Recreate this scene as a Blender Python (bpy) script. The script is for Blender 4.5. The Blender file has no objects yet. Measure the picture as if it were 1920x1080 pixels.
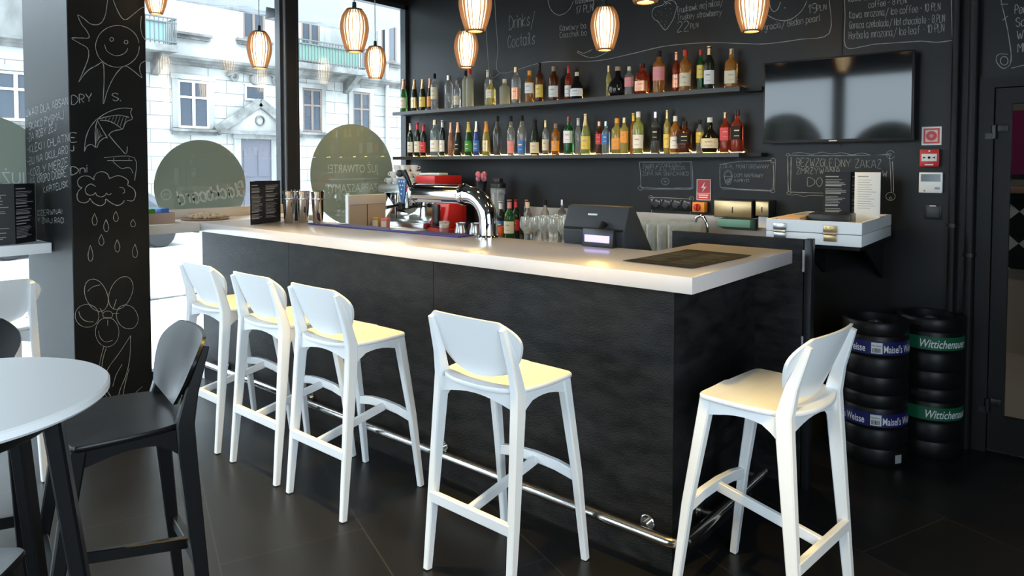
import bpy, bmesh, math, random
from mathutils import Vector, Matrix
SC = bpy.context.scene
COL = SC.collection
R = random.Random(7)
PI = math.pi

# ---------------------------------------------------------------- camera
cd = bpy.data.cameras.new('camera'); cam = bpy.data.objects.new('camera', cd); COL.objects.link(cam)
cam.location = (5.0031, -4.3714, 1.5)
cam.rotation_euler = (math.radians(90 - 2.147), 0, math.radians(40.251))
cd.sensor_width = 36; cd.lens = 36 * 1304.15 / 1920
cd.shift_y = -(540 - 358.9) / 1920
cd.clip_start = .05; cd.clip_end = 200
SC.camera = cam

# ---------------------------------------------------------------- sky, exposure
w = bpy.data.worlds.new('sky'); SC.world = w; w.use_nodes = True
bgn = w.node_tree.nodes['Background']
bgn.inputs[0].default_value = (.75, .88, 1.0, 1); bgn.inputs[1].default_value = 8.0
SC.view_settings.view_transform = 'Standard'; SC.view_settings.look = 'None'
SC.view_settings.gamma = 1; SC.view_settings.use_curve_mapping = False
SC.view_settings.exposure = 0.6
SC.cycles.max_bounces = 12; SC.cycles.transparent_max_bounces = 16; SC.cycles.transmission_bounces = 10
SC.cycles.caustics_reflective = False; SC.cycles.caustics_refractive = False
SC.cycles.sample_clamp_indirect = 6

def portal(name, loc, rot, sx, sy):
    l = bpy.data.lights.new(name, 'AREA'); l.shape = 'RECTANGLE'; l.size = sx; l.size_y = sy
    l.cycles.is_portal = True
    o = bpy.data.objects.new(name, l); o.location = loc; o.rotation_euler = rot; COL.objects.link(o)
# light portals in the window openings: they only guide sampling of the sky
portal('window_portal_left', (-.06, -4.0, 1.5), (0, PI / 2 * -1, 0), 3.0, 8.0)
portal('window_portal_rear', (1.8, -8.06, 1.5), (PI / 2, 0, 0), 3.6, 3.0)

portal('window_portal_right', (7.06, -5.5, 1.95), (0, PI / 2, 0), 2.1, 4.0)
# ---------------------------------------------------------------- materials
def mat(name, col, rough=.5, metal=0, spec=.5, trans=0, ior=1.45, emit=None, es=0, coat=0, sheen=0, alpha=1):
    m = bpy.data.materials.new(name); m.use_nodes = True
    b = m.node_tree.nodes['Principled BSDF']
    b.inputs['Base Color'].default_value = (*col, 1)
    b.inputs['Roughness'].default_value = rough; b.inputs['Metallic'].default_value = metal
    b.inputs['Specular IOR Level'].default_value = spec
    b.inputs['Transmission Weight'].default_value = trans; b.inputs['IOR'].default_value = ior
    b.inputs['Coat Weight'].default_value = coat
    if emit: b.inputs['Emission Color'].default_value = (*emit, 1); b.inputs['Emission Strength'].default_value = es
    return m
def nodes(m): return m.node_tree.nodes, m.node_tree.links, m.node_tree.nodes['Principled BSDF']
def noisy(m, c1, c2, scale=5, detail=6, stretch=(1, 1, 1), bump=0, rough=None, lo=.35, hi=.65, bscale=None):
    n, l, b = nodes(m)
    tc = n.new('ShaderNodeTexCoord'); mp = n.new('ShaderNodeMapping'); mp.inputs['Scale'].default_value = stretch
    nz = n.new('ShaderNodeTexNoise'); nz.inputs['Scale'].default_value = scale; nz.inputs['Detail'].default_value = detail
    rp = n.new('ShaderNodeValToRGB'); rp.color_ramp.elements[0].color = (*c1, 1); rp.color_ramp.elements[1].color = (*c2, 1)
    rp.color_ramp.elements[0].position = lo; rp.color_ramp.elements[1].position = hi
    l.new(tc.outputs['Object'], mp.inputs[0]); l.new(mp.outputs[0], nz.inputs['Vector']); l.new(nz.outputs['Fac'], rp.inputs[0])
    l.new(rp.outputs[0], b.inputs['Base Color'])
    src = nz
    if bscale:
        src = n.new('ShaderNodeTexNoise'); src.inputs['Scale'].default_value = bscale; src.inputs['Detail'].default_value = 5
        l.new(mp.outputs[0], src.inputs['Vector'])
    if bump:
        bp = n.new('ShaderNodeBump'); bp.inputs['Strength'].default_value = bump; bp.inputs['Distance'].default_value = .01
        l.new(src.outputs['Fac'], bp.inputs['Height']); l.new(bp.outputs[0], b.inputs['Normal'])
    if rough:
        mr = n.new('ShaderNodeMapRange'); mr.inputs['To Min'].default_value = rough[0]; mr.inputs['To Max'].default_value = rough[1]
        l.new(nz.outputs['Fac'], mr.inputs['Value']); l.new(mr.outputs[0], b.inputs['Roughness'])
    return m

# clear glass that lets light straight through (thin pane)
def pane_mat(name, tint=(.96, .98, .98), f=1.5):
    m = bpy.data.materials.new(name); m.use_nodes = True; n = m.node_tree.nodes; l = m.node_tree.links; n.clear()
    o = n.new('ShaderNodeOutputMaterial'); mx = n.new('ShaderNodeMixShader'); t = n.new('ShaderNodeBsdfTransparent'); g = n.new('ShaderNodeBsdfGlossy')
    t.inputs[0].default_value = (*tint, 1); g.inputs['Roughness'].default_value = 0.01
    fr = n.new('ShaderNodeFresnel'); fr.inputs[0].default_value = f
    ge = n.new('ShaderNodeNewGeometry'); sb = n.new('ShaderNodeMath'); sb.operation = 'SUBTRACT'; sb.inputs[0].default_value = 1; mu = n.new('ShaderNodeMath'); mu.operation = 'MULTIPLY'
    l.new(ge.outputs['Backfacing'], sb.inputs[1]); l.new(fr.outputs[0], mu.inputs[0]); l.new(sb.outputs[0], mu.inputs[1])
    l.new(mu.outputs[0], mx.inputs[0]); l.new(t.outputs[0], mx.inputs[1]); l.new(g.outputs[0], mx.inputs[2]); l.new(mx.outputs[0], o.inputs[0])
    return m
M = {}
M['white'] = mat('white_lacquer', (.87, .87, .87), .35)
M['seatwhite'] = noisy(mat('white_beech', (.8, .8, .8), .4), (.87, .87, .86), (.90, .90, .89), 4, 4, (1, 8, 1))
M['counter'] = mat('white_laminate', (.66, .60, .58), .22)
M['sillwood'] = noisy(mat('pale_laminate', (.7, .62, .55), .35), (.66, .60, .54), (.72, .66, .60), 3, 3)
M['black'] = mat('black_plastic', (.012, .012, .013), .35)
M['blackwood'] = mat('black_lacquered_wood', (.005, .005, .0058), .34, spec=.36)
M['bar'] = noisy(mat('black_stained_board', (.02, .02, .02), .42), (.007, .007, .0074), (.021, .021, .0215), 9, 8, (1, 1, 2.5), .28, (.34, .55), bscale=85)
M['bar'].node_tree.nodes['Principled BSDF'].inputs['Specular IOR Level'].default_value = .22
M['wall'] = noisy(mat('chalkboard_paint', (.02, .02, .02), .55, spec=.32), (.007, .007, .0073), (.0115, .0115, .0115), 1.6, 7, bump=.02, rough=(.34, .46))
M['column'] = noisy(mat('column_chalkboard', (.02, .02, .02), .4, spec=.10), (.008, .008, .008), (.013, .013, .012), 2.5, 6, rough=(.42, .5))
M['ceil'] = mat('ceiling_paint', (.05, .05, .05), .8)
M['dark'] = mat('dark_paint', (.008, .008, .008), .5, spec=.3)
M['frame'] = mat('window_frame_metal', (.03, .032, .035), .35, .3)
M['alu'] = mat('mullion_aluminium', (.30, .31, .33), .35, .6)
M['steel'] = mat('brushed_steel', (.62, .62, .62), .28, 1)
M['chrome'] = mat('chrome', (.78, .78, .78), .07, 1)
M['rail'] = mat('rail_steel', (.70, .68, .65), .18, 1)
M['chalk'] = mat('chalk', (.30, .30, .29), .9, spec=.1)
M['print'] = mat('print_white', (.72, .72, .72), .6)
M['dim'] = mat('print_grey', (.34, .34, .33), .6)
M['ink'] = mat('print_black', (.014, .014, .014), .55, spec=.2)
M['frost'] = mat('frosted_film', (.17, .18, .155), .6)
n_, l_, b_ = nodes(M['frost']); tl = n_.new('ShaderNodeBsdfTranslucent'); tl.inputs[0].default_value = (.125, .13, .105, 1); ad = n_.new('ShaderNodeAddShader')
l_.new(b_.outputs[0], ad.inputs[0]); l_.new(tl.outputs[0], ad.inputs[1]); l_.new(ad.outputs[0], n_['Material Output'].inputs[0])
M['vinyl'] = mat('film_lettering', (.62, .64, .60), .6)
M['red'] = mat('red_plastic', (.55, .022, .02), .35)
M['orange'] = mat('orange_plastic', (.80, .30, .03), .4)
M['gold'] = mat('brushed_gold', (.55, .40, .21), .32, .8)
M['purple'] = mat('blue_rubber_mat', (.045, .04, .20), .6)
M['cord'] = mat('cable_grey', (.35, .35, .36), .5)
M['slat'] = mat('walnut_slat', (.30, .14, .06), .45)
M['glow'] = mat('lamp_diffuser', (.9, .75, .5), .6, emit=(1, .72, .38), es=12)
M['shell'] = pane_mat('lamp_shell'); n_ = M['shell'].node_tree.nodes; l_ = M['shell'].node_tree.links
em = n_.new('ShaderNodeEmission'); em.inputs[0].default_value = (1, .76, .46, 1); em.inputs[1].default_value = 1.5; m2 = n_.new('ShaderNodeMixShader'); m2.inputs[0].default_value = .65
l_.new(n_['Transparent BSDF'].outputs[0], m2.inputs[1]); l_.new(em.outputs[0], m2.inputs[2]); l_.new(m2.outputs[0], n_['Material Output'].inputs[0])
M['led'] = mat('led_strip', (.9, .7, .3), .5, emit=(1, .66, .24), es=15)
M['paper'] = mat('paper', (.78, .76, .73), .7)
M['tv'] = mat('screen_glass', (.006, .007, .008), .055, spec=.5)
M['lcd'] = mat('lcd', (.3, .25, .8), .4, emit=(.42, .36, 1), es=1.1)
M['brown'] = mat('brown_wood', (.33, .22, .15), .5)
M['green'] = mat('green_card', (.05, .28, .03), .5)
M['blue'] = mat('blue_card', (.05, .16, .45), .5)
M['yellow'] = mat('yellow_card', (.55, .38, .06), .5)
M['pink'] = mat('pink_card', (.75, .25, .25), .5)
M['teal'] = mat('teal_tray', (.16, .35, .31), .5)
M['navy'] = mat('navy_band', (.012, .013, .10), .4)
M['kgreen'] = mat('green_band', (.008, .10, .045), .4)
M['keg'] = mat('keg_rubber', (.0055, .0055, .0055), .42, spec=.3)
M['magenta'] = mat('magenta_wall', (.35, .02, .13), .5)
M['beige'] = mat('beige_board', (.50, .42, .34), .5)
M['car'] = mat('car_paint_grey', (.10, .105, .115), .25, .3)
M['tyre'] = mat('tyre', (.02, .02, .02), .7)
M['tomato'] = mat('red_drink', (.6, .10, .06), .4)
M['pane'] = pane_mat('window_glass', f=1.75)
M['glassware'] = pane_mat('glassware', (.90, .92, .92), 1.9)
n_ = M['glassware'].node_tree.nodes; l_ = M['glassware'].node_tree.links; df = n_.new('ShaderNodeBsdfDiffuse'); df.inputs[0].default_value = (.85, .87, .87, 1); m2 = n_.new('ShaderNodeMixShader'); m2.inputs[0].default_value = .17
l_.new(n_['Mix Shader'].outputs[0], m2.inputs[1]); l_.new(df.outputs[0], m2.inputs[2]); l_.new(m2.outputs[0], n_['Material Output'].inputs[0])
def floor_mat():
    m = mat('dark_floor_tile', (.03, .03, .032), .35, spec=.4); n, l, b = nodes(m)
    tc = n.new('ShaderNodeTexCoord'); mp = n.new('ShaderNodeMapping'); mp.inputs['Rotation'].default_value = (0, 0, math.radians(21.2))
    mp.inputs['Location'].default_value = (-3.472, 1.459, 0)
    br = n.new('ShaderNodeTexBrick'); br.inputs['Scale'].default_value = 1; br.inputs['Brick Width'].default_value = 1.1; br.inputs['Row Height'].default_value = .55
    br.inputs['Mortar Size'].default_value = .0025; br.offset = .5
    br.inputs['Color1'].default_value = (.009, .009, .0097, 1); br.inputs['Color2'].default_value = (.012, .012, .0128, 1); br.inputs['Mortar'].default_value = (.034, .033, .033, 1)
    nz = n.new('ShaderNodeTexNoise'); nz.inputs['Scale'].default_value = 3; nz.inputs['Detail'].default_value = 8
    mr = n.new('ShaderNodeMapRange'); mr.inputs['To Min'].default_value = .24; mr.inputs['To Max'].default_value = .42
    l.new(tc.outputs['Object'], mp.inputs[0]); l.new(mp.outputs[0], br.inputs['Vector']); l.new(tc.outputs['Object'], nz.inputs['Vector'])
    l.new(nz.outputs['Fac'], mr.inputs['Value']); l.new(mr.outputs[0], b.inputs['Roughness']); l.new(br.outputs['Color'], b.inputs['Base Color'])
    return m
M['floor'] = floor_mat()
M['facade'] = noisy(mat('old_plaster', (.4, .4, .38), .85), (.13, .128, .12), (.37, .37, .355), .55, 10, (1, 1, .5), .3, lo=.32, hi=.56)
M['facade2'] = noisy(mat('grey_cornice', (.25, .25, .25), .85), (.09, .089, .085), (.22, .218, .205), 2.2, 8, bump=.3)
M['pavement'] = noisy(mat('pavement', (.4, .4, .4), .8), (.50, .50, .50), (.60, .60, .59), .8, 5)
M['facwin'] = mat('dark_window_glass', (.05, .06, .075), .12)
M['curtain'] = mat('curtain', (.33, .34, .35), .8)
M['timber'] = mat('old_window_timber', (.16, .12, .10), .6)
M['rail2'] = mat('balcony_iron', (.10, .11, .11), .6)
M['balc'] = mat('balcony_screen', (.16, .27, .22), .6)
M['soffit'] = noisy(mat('polished_soffit', (.55, .58, .62), .05, 1), (.12, .135, .15), (.19, .21, .225), .4, 2, bump=.5, bscale=.8)
# ---------------------------------------------------------------- mesh helpers
def new(): return bmesh.new()
def box(bm, x0, x1, y0, y1, z0, z1, mi=0, bev=0, seg=2):
    g = bmesh.ops.create_cube(bm, size=1)
    vs = g['verts']
    bmesh.ops.scale(bm, vec=(x1 - x0, y1 - y0, z1 - z0), verts=vs)
    bmesh.ops.translate(bm, vec=((x0 + x1) / 2, (y0 + y1) / 2, (z0 + z1) / 2), verts=vs)
    fs = set(f for v in vs for f in v.link_faces)
    for f in fs: f.material_index = mi
    if bev:
        r = bmesh.ops.bevel(bm, geom=list(set(e for v in vs for e in v.link_edges)), offset=bev, segments=seg, affect='EDGES', profile=.5)
        for f in r['faces']: f.material_index = mi
    return bm
def lathe(bm, prof, seg=24, c=(0, 0, 0), mi=0, sq=0, axis='z', a0=0, a1=2 * PI):
    """profile of (r, h); sq>0 squares the section"""
    full = abs(a1 - a0 - 2 * PI) < 1e-6
    rings = []
    n = seg if full else seg + 1
    for r, h in prof:
        if r < 1e-6 and full:
            rings.append([bm.verts.new(_ax(0, 0, h, c, axis))]); continue
        ring = []
        for i in range(n):
            a = a0 + (a1 - a0) * i / seg
            ca, sa = math.cos(a), math.sin(a); k = 1
            if sq: k = 1 / (abs(ca) ** (2 + sq) + abs(sa) ** (2 + sq)) ** (1 / (2 + sq))
            ring.append(bm.verts.new(_ax(r * k * ca, r * k * sa, h, c, axis)))
        rings.append(ring)
    for A, B in zip(rings, rings[1:]):
        m = max(len(A), len(B))
        for i in range(m if full else m - 1):
            j = (i + 1) % m
            if len(A) == 1 and len(B) == 1: continue
            if len(A) == 1: vs = (A[0], B[j], B[i])
            elif len(B) == 1: vs = (A[i], A[j], B[0])
            else: vs = (A[i], A[j], B[j], B[i])
            try: f = bm.faces.new(vs)
            except ValueError: continue
            f.material_index = mi; f.smooth = True
    return bm
def _ax(x, y, h, c, axis):
    if axis == 'z': return (c[0] + x, c[1] + y, c[2] + h)
    if axis == 'y': return (c[0] + x, c[1] + h, c[2] + y)
    return (c[0] + h, c[1] + x, c[2] + y)
def cyl(bm, c, r, h0, h1, seg=20, mi=0, axis='z', bev=0):
    b = min(bev, r * .5)
    if b: p = [(0, h0), (r - b, h0), (r, h0 + b), (r, h1 - b), (r - b, h1), (0, h1)]
    else: p = [(0, h0), (r, h0), (r, h1), (0, h1)]
    return lathe(bm, p, seg, c, mi, axis=axis)
def smooth_pts(pts, n=5, closed=False):
    if len(pts) < 3: return [tuple(p) for p in pts]
    P = [Vector(p) for p in pts]; out = []
    for i in range(len(P) - 1):
        p0 = P[max(i - 1, 0)]; p1 = P[i]; p2 = P[i + 1]; p3 = P[min(i + 2, len(P) - 1)]
        for k in range(n):
            t = k / n
            out.append(.5 * ((2 * p1) + (p2 - p0) * t + (2 * p0 - 5 * p1 + 4 * p2 - p3) * t * t + (3 * p1 - p0 - 3 * p2 + p3) * t ** 3))
    out.append(P[-1]); return [tuple(p) for p in out]
def tube(bm, pts, r, seg=10, mi=0, cap=True, square=False, up=(0, 0, 1)):
    """swept section; r is a number or a list; square -> (half width, half depth) pairs"""
    P = [Vector(p) for p in pts]; rings = []; n = len(P)
    T0 = (P[1] - P[0]).normalized()
    U = Vector(up); U = U - U.dot(T0) * T0
    if U.length < 1e-3: U = Vector((1, 0, 0)) - Vector((1, 0, 0)).dot(T0) * T0
    U.normalize()
    for i in range(n):
        T = (P[min(i + 1, n - 1)] - P[max(i - 1, 0)]).normalized()
        U = (U - U.dot(T) * T).normalized(); V = T.cross(U)
        rr = r[i] if isinstance(r, (list, tuple)) and not (square and not isinstance(r[0], (list, tuple))) else r
        if square:
            a, b = rr; k = .28 * min(a, b)
            sec = [(a - k, b), (a, b - k), (a, -b + k), (a - k, -b), (-a + k, -b), (-a, -b + k), (-a, b - k), (-a + k, b)]
            rings.append([bm.verts.new(P[i] + V * x + U * y) for x, y in sec])
        else:
            rings.append([bm.verts.new(P[i] + (U * math.cos(2 * PI * k / seg) + V * math.sin(2 * PI * k / seg)) * rr) for k in range(seg)])
    for A, B in zip(rings, rings[1:]):
        m = len(A)
        for k in range(m):
            f = bm.faces.new((A[k], A[(k + 1) % m], B[(k + 1) % m], B[k])); f.material_index = mi; f.smooth = not square
    if cap:
        for ring in (rings[0][::-1], rings[-1]):
            f = bm.faces.new(ring); f.material_index = mi
    return bm
def prism(bm, poly, lo, hi, axis='z', mi=0, bev=0):
    """polygon in the plane normal to axis, extruded lo..hi"""
    def P(a, b, h): return {'z': (a, b, h), 'y': (a, h, b), 'x': (h, a, b)}[axis]
    A = [bm.verts.new(P(a, b, lo)) for a, b in poly]; B = [bm.verts.new(P(a, b, hi)) for a, b in poly]
    fs = [bm.faces.new(A), bm.faces.new(B)]
    for i in range(len(A)):
        j = (i + 1) % len(A); fs.append(bm.faces.new((A[i], A[j], B[j], B[i])))
    for f in fs: f.material_index = mi
    if bev:
        r = bmesh.ops.bevel(bm, geom=list(set(e for v in A + B for e in v.link_edges)), offset=bev, segments=2, affect='EDGES', profile=.5)
        for f in r['faces']: f.material_index = mi
    return bm
def obj(name, bm, mats, parent=None, loc=(0, 0, 0), rotz=0, sharp=38, kind=None):
    if not isinstance(mats, (list, tuple)): mats = [mats]
    bmesh.ops.recalc_face_normals(bm, faces=bm.faces[:])
    me = bpy.data.meshes.new(name); bm.to_mesh(me); bm.free()
    for m in mats: me.materials.append(m if not isinstance(m, str) else M[m])
    if sharp:
        me.polygons.foreach_set('use_smooth', [True] * len(me.polygons))
        me.set_sharp_from_angle(angle=math.radians(sharp))
    o = bpy.data.objects.new(name, me); COL.objects.link(o)
    if parent: o.parent = parent
    o.location = loc; o.rotation_euler = (0, 0, rotz)
    if kind: o['kind'] = kind
    return o
def tag(o, label, cat, group=None):
    o['label'] = label; o['category'] = cat
    if group: o['group'] = group
    return o
def thing(name, label, cat, loc=(0, 0, 0), rotz=0, group=None):
    o = bpy.data.objects.new(name, None); COL.objects.link(o); o.empty_display_size = .1
    o.location = loc; o.rotation_euler = (0, 0, rotz)
    return tag(o, label, cat, group)
def struct(name, bm, m, parent=None, sharp=0):
    return obj(name, bm, m, parent, kind='structure' if not parent else None, sharp=sharp)
def dup(root, loc, rotz, label, group=None):
    r = root.copy(); COL.objects.link(r); r.location = loc; r.rotation_euler = (0, 0, rotz); r['label'] = label
    if group: r['group'] = group
    for ch in list(root.children):
        c = ch.copy(); COL.objects.link(c); c.parent = r
        for g in ch.children:
            d = g.copy(); COL.objects.link(d); d.parent = c
    return r
def text_faces(s, size, shear=0, bold=0, space=1.0):
    """outlines of printed lettering as (verts2d, faces), origin at the left of the baseline"""
    cu = bpy.data.curves.new('t', 'FONT'); cu.body = s; cu.size = size; cu.shear = shear; cu.offset = bold; cu.space_character = space; cu.resolution_u = 3
    o = bpy.data.objects.new('t', cu); COL.objects.link(o)
    dg = bpy.context.evaluated_depsgraph_get(); me = o.evaluated_get(dg).to_mesh()
    v = [(p.co.x, p.co.y) for p in me.vertices]; f = [tuple(p.vertices) for p in me.polygons]
    o.evaluated_get(dg).to_mesh_clear(); bpy.data.objects.remove(o); bpy.data.curves.remove(cu)
    return v, f
def put_text(bm, s, size, fn, mi=0, fitw=None, **k):
    v, f = text_faces(s, size, **k)
    if not v: return
    x0 = min(p[0] for p in v); x1 = max(p[0] for p in v)
    sx = fitw / (x1 - x0) if fitw else 1
    V = [bm.verts.new(fn((x - x0) * sx, y)) for x, y in v]
    for q in f:
        try: g = bm.faces.new([V[i] for i in q]); g.material_index = mi
        except ValueError: pass
def join_flat(bm, fn, lines, mi=0):
    """small rows standing in for lines of print: (x0, x1, y, h)"""
    for x0, x1, y, h in lines:
        f = bm.faces.new([bm.verts.new(fn(a, b)) for a, b in ((x0, y), (x1, y), (x1, y + h), (x0, y + h))]); f.material_index = mi
# ---- single-stroke hand lettering
G = {'A': '02 28 42|14 34', 'B': '02 08 28 37 36 25 05|25 34 33 22 02', 'C': '37 28 18 06 04 12 22 33', 'D': '02 08 28 46 44 22 02', 'E': '38 08 02 32|05 25', 'F': '38 08 02|05 25',
 'G': '37 28 18 06 04 12 22 34 35 25', 'H': '08 02|38 32|05 35', 'I': '08 02', 'J': '38 33 22 12 03', 'K': '08 02|38 05 32', 'L': '08 02 32', 'M': '02 08 25 48 42', 'N': '02 08 32 38',
 'O': '18 06 04 12 22 34 36 28 18', 'P': '02 08 28 37 36 25 05', 'R': '02 08 28 37 36 25 05|15 32', 'S': '37 28 18 07 06 34 33 22 12 03', 'T': '08 48|28 22', 'U': '08 03 12 22 33 38',
 'V': '08 22 48', 'W': '08 12 26 32 48', 'X': '08 42|02 48', 'Y': '08 25 48|25 22', 'Z': '08 38 02 32',
 'a': '35 26 16 05 03 12 22 34|36 33 42', 'b': '08 02|05 16 26 35 33 22 12 03', 'c': '35 26 16 05 03 12 22 33', 'd': '38 32|35 26 16 05 03 12 22 33', 'e': '04 34 35 26 16 05 03 12 22 33',
 'f': '38 28 17 12|05 25', 'g': '35 26 16 05 04 13 23 34|36 31 20 10 01', 'h': '08 02|05 16 26 35 32', 'i': '06 02|08 07', 'j': '16 11 00|18 17', 'k': '08 02|36 04 32', 'l': '08 03 12',
 'm': '06 02|05 16 25 22|25 36 45 42', 'n': '06 02|05 16 26 35 32', 'o': '16 05 03 12 22 33 35 26 16', 'p': '06 00|05 16 26 35 33 22 12 03', 'r': '06 02|05 16 26', 's': '35 26 15 14 33 22 12 03',
 't': '18 13 22|06 26', 'u': '06 03 12 22 33|36 32', 'v': '06 12 36', 'w': '06 12 25 32 46', 'x': '06 32|02 36', 'y': '06 23|46 10', 'z': '06 36 02 32',
 '0': '18 06 04 12 22 34 36 28 18', '1': '06 18 12', '2': '07 18 28 37 36 02 32', '7': '08 38 12', '8': '18 07 06 15 25 34 33 22 12 03 04 15|25 36 37 28 18', '9': '35 25 15 06 07 18 28 37 34 22 12',
 '/': '00 48', '-': '05 25', '!': '08 04|03 02', '.': '03 02', '\u017b': '08 38 02 32|19 29', '\u0118': '38 08 02 32|05 25|32 41'}
def strokes(s):
    """list of polylines in units of cap height = 1, and the total width"""
    x = 0; out = []
    for ch in s:
        if ch == ' ': x += .45; continue
        g = G.get(ch, G.get(ch.lower(), ''))
        w_ = 0
        for st in g.split('|'):
            pts = [(int(p[0]), int(p[1])) for p in st.split()]
            w_ = max(w_, max(p[0] for p in pts))
            out.append([(x + p[0] / 6 + R.uniform(-.02, .02), (p[1] - 2) / 6 + R.uniform(-.025, .025)) for p in pts])
        x += w_ / 6 + .2
    return out, max(x - .2, .2)
def stroke2d(bm, pts, width, fn, mi=0, smooth=True, jit=0):
    """a chalk line: a ribbon with slightly uneven width, mapped to 3-D by fn(a, b)"""
    P = [Vector((p[0], p[1], 0)) for p in (smooth_pts([(a, b, 0) for a, b in pts], 4) if smooth and len(pts) > 2 else [(a, b, 0) for a, b in pts])]
    L = []
    for i in range(len(P)):
        T = P[min(i + 1, len(P) - 1)] - P[max(i - 1, 0)]
        if T.length < 1e-7: T = Vector((1, 0, 0))
        T.normalize(); N = Vector((-T.y, T.x, 0)); k = width / 2 * (1 + R.uniform(-.35, .35))
        L.append((bm.verts.new(fn(*(P[i] + N * k).xy)), bm.verts.new(fn(*(P[i] - N * k).xy))))
    for a, b in zip(L, L[1:]):
        f = bm.faces.new((a[0], a[1], b[1], b[0])); f.material_index = mi
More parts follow.
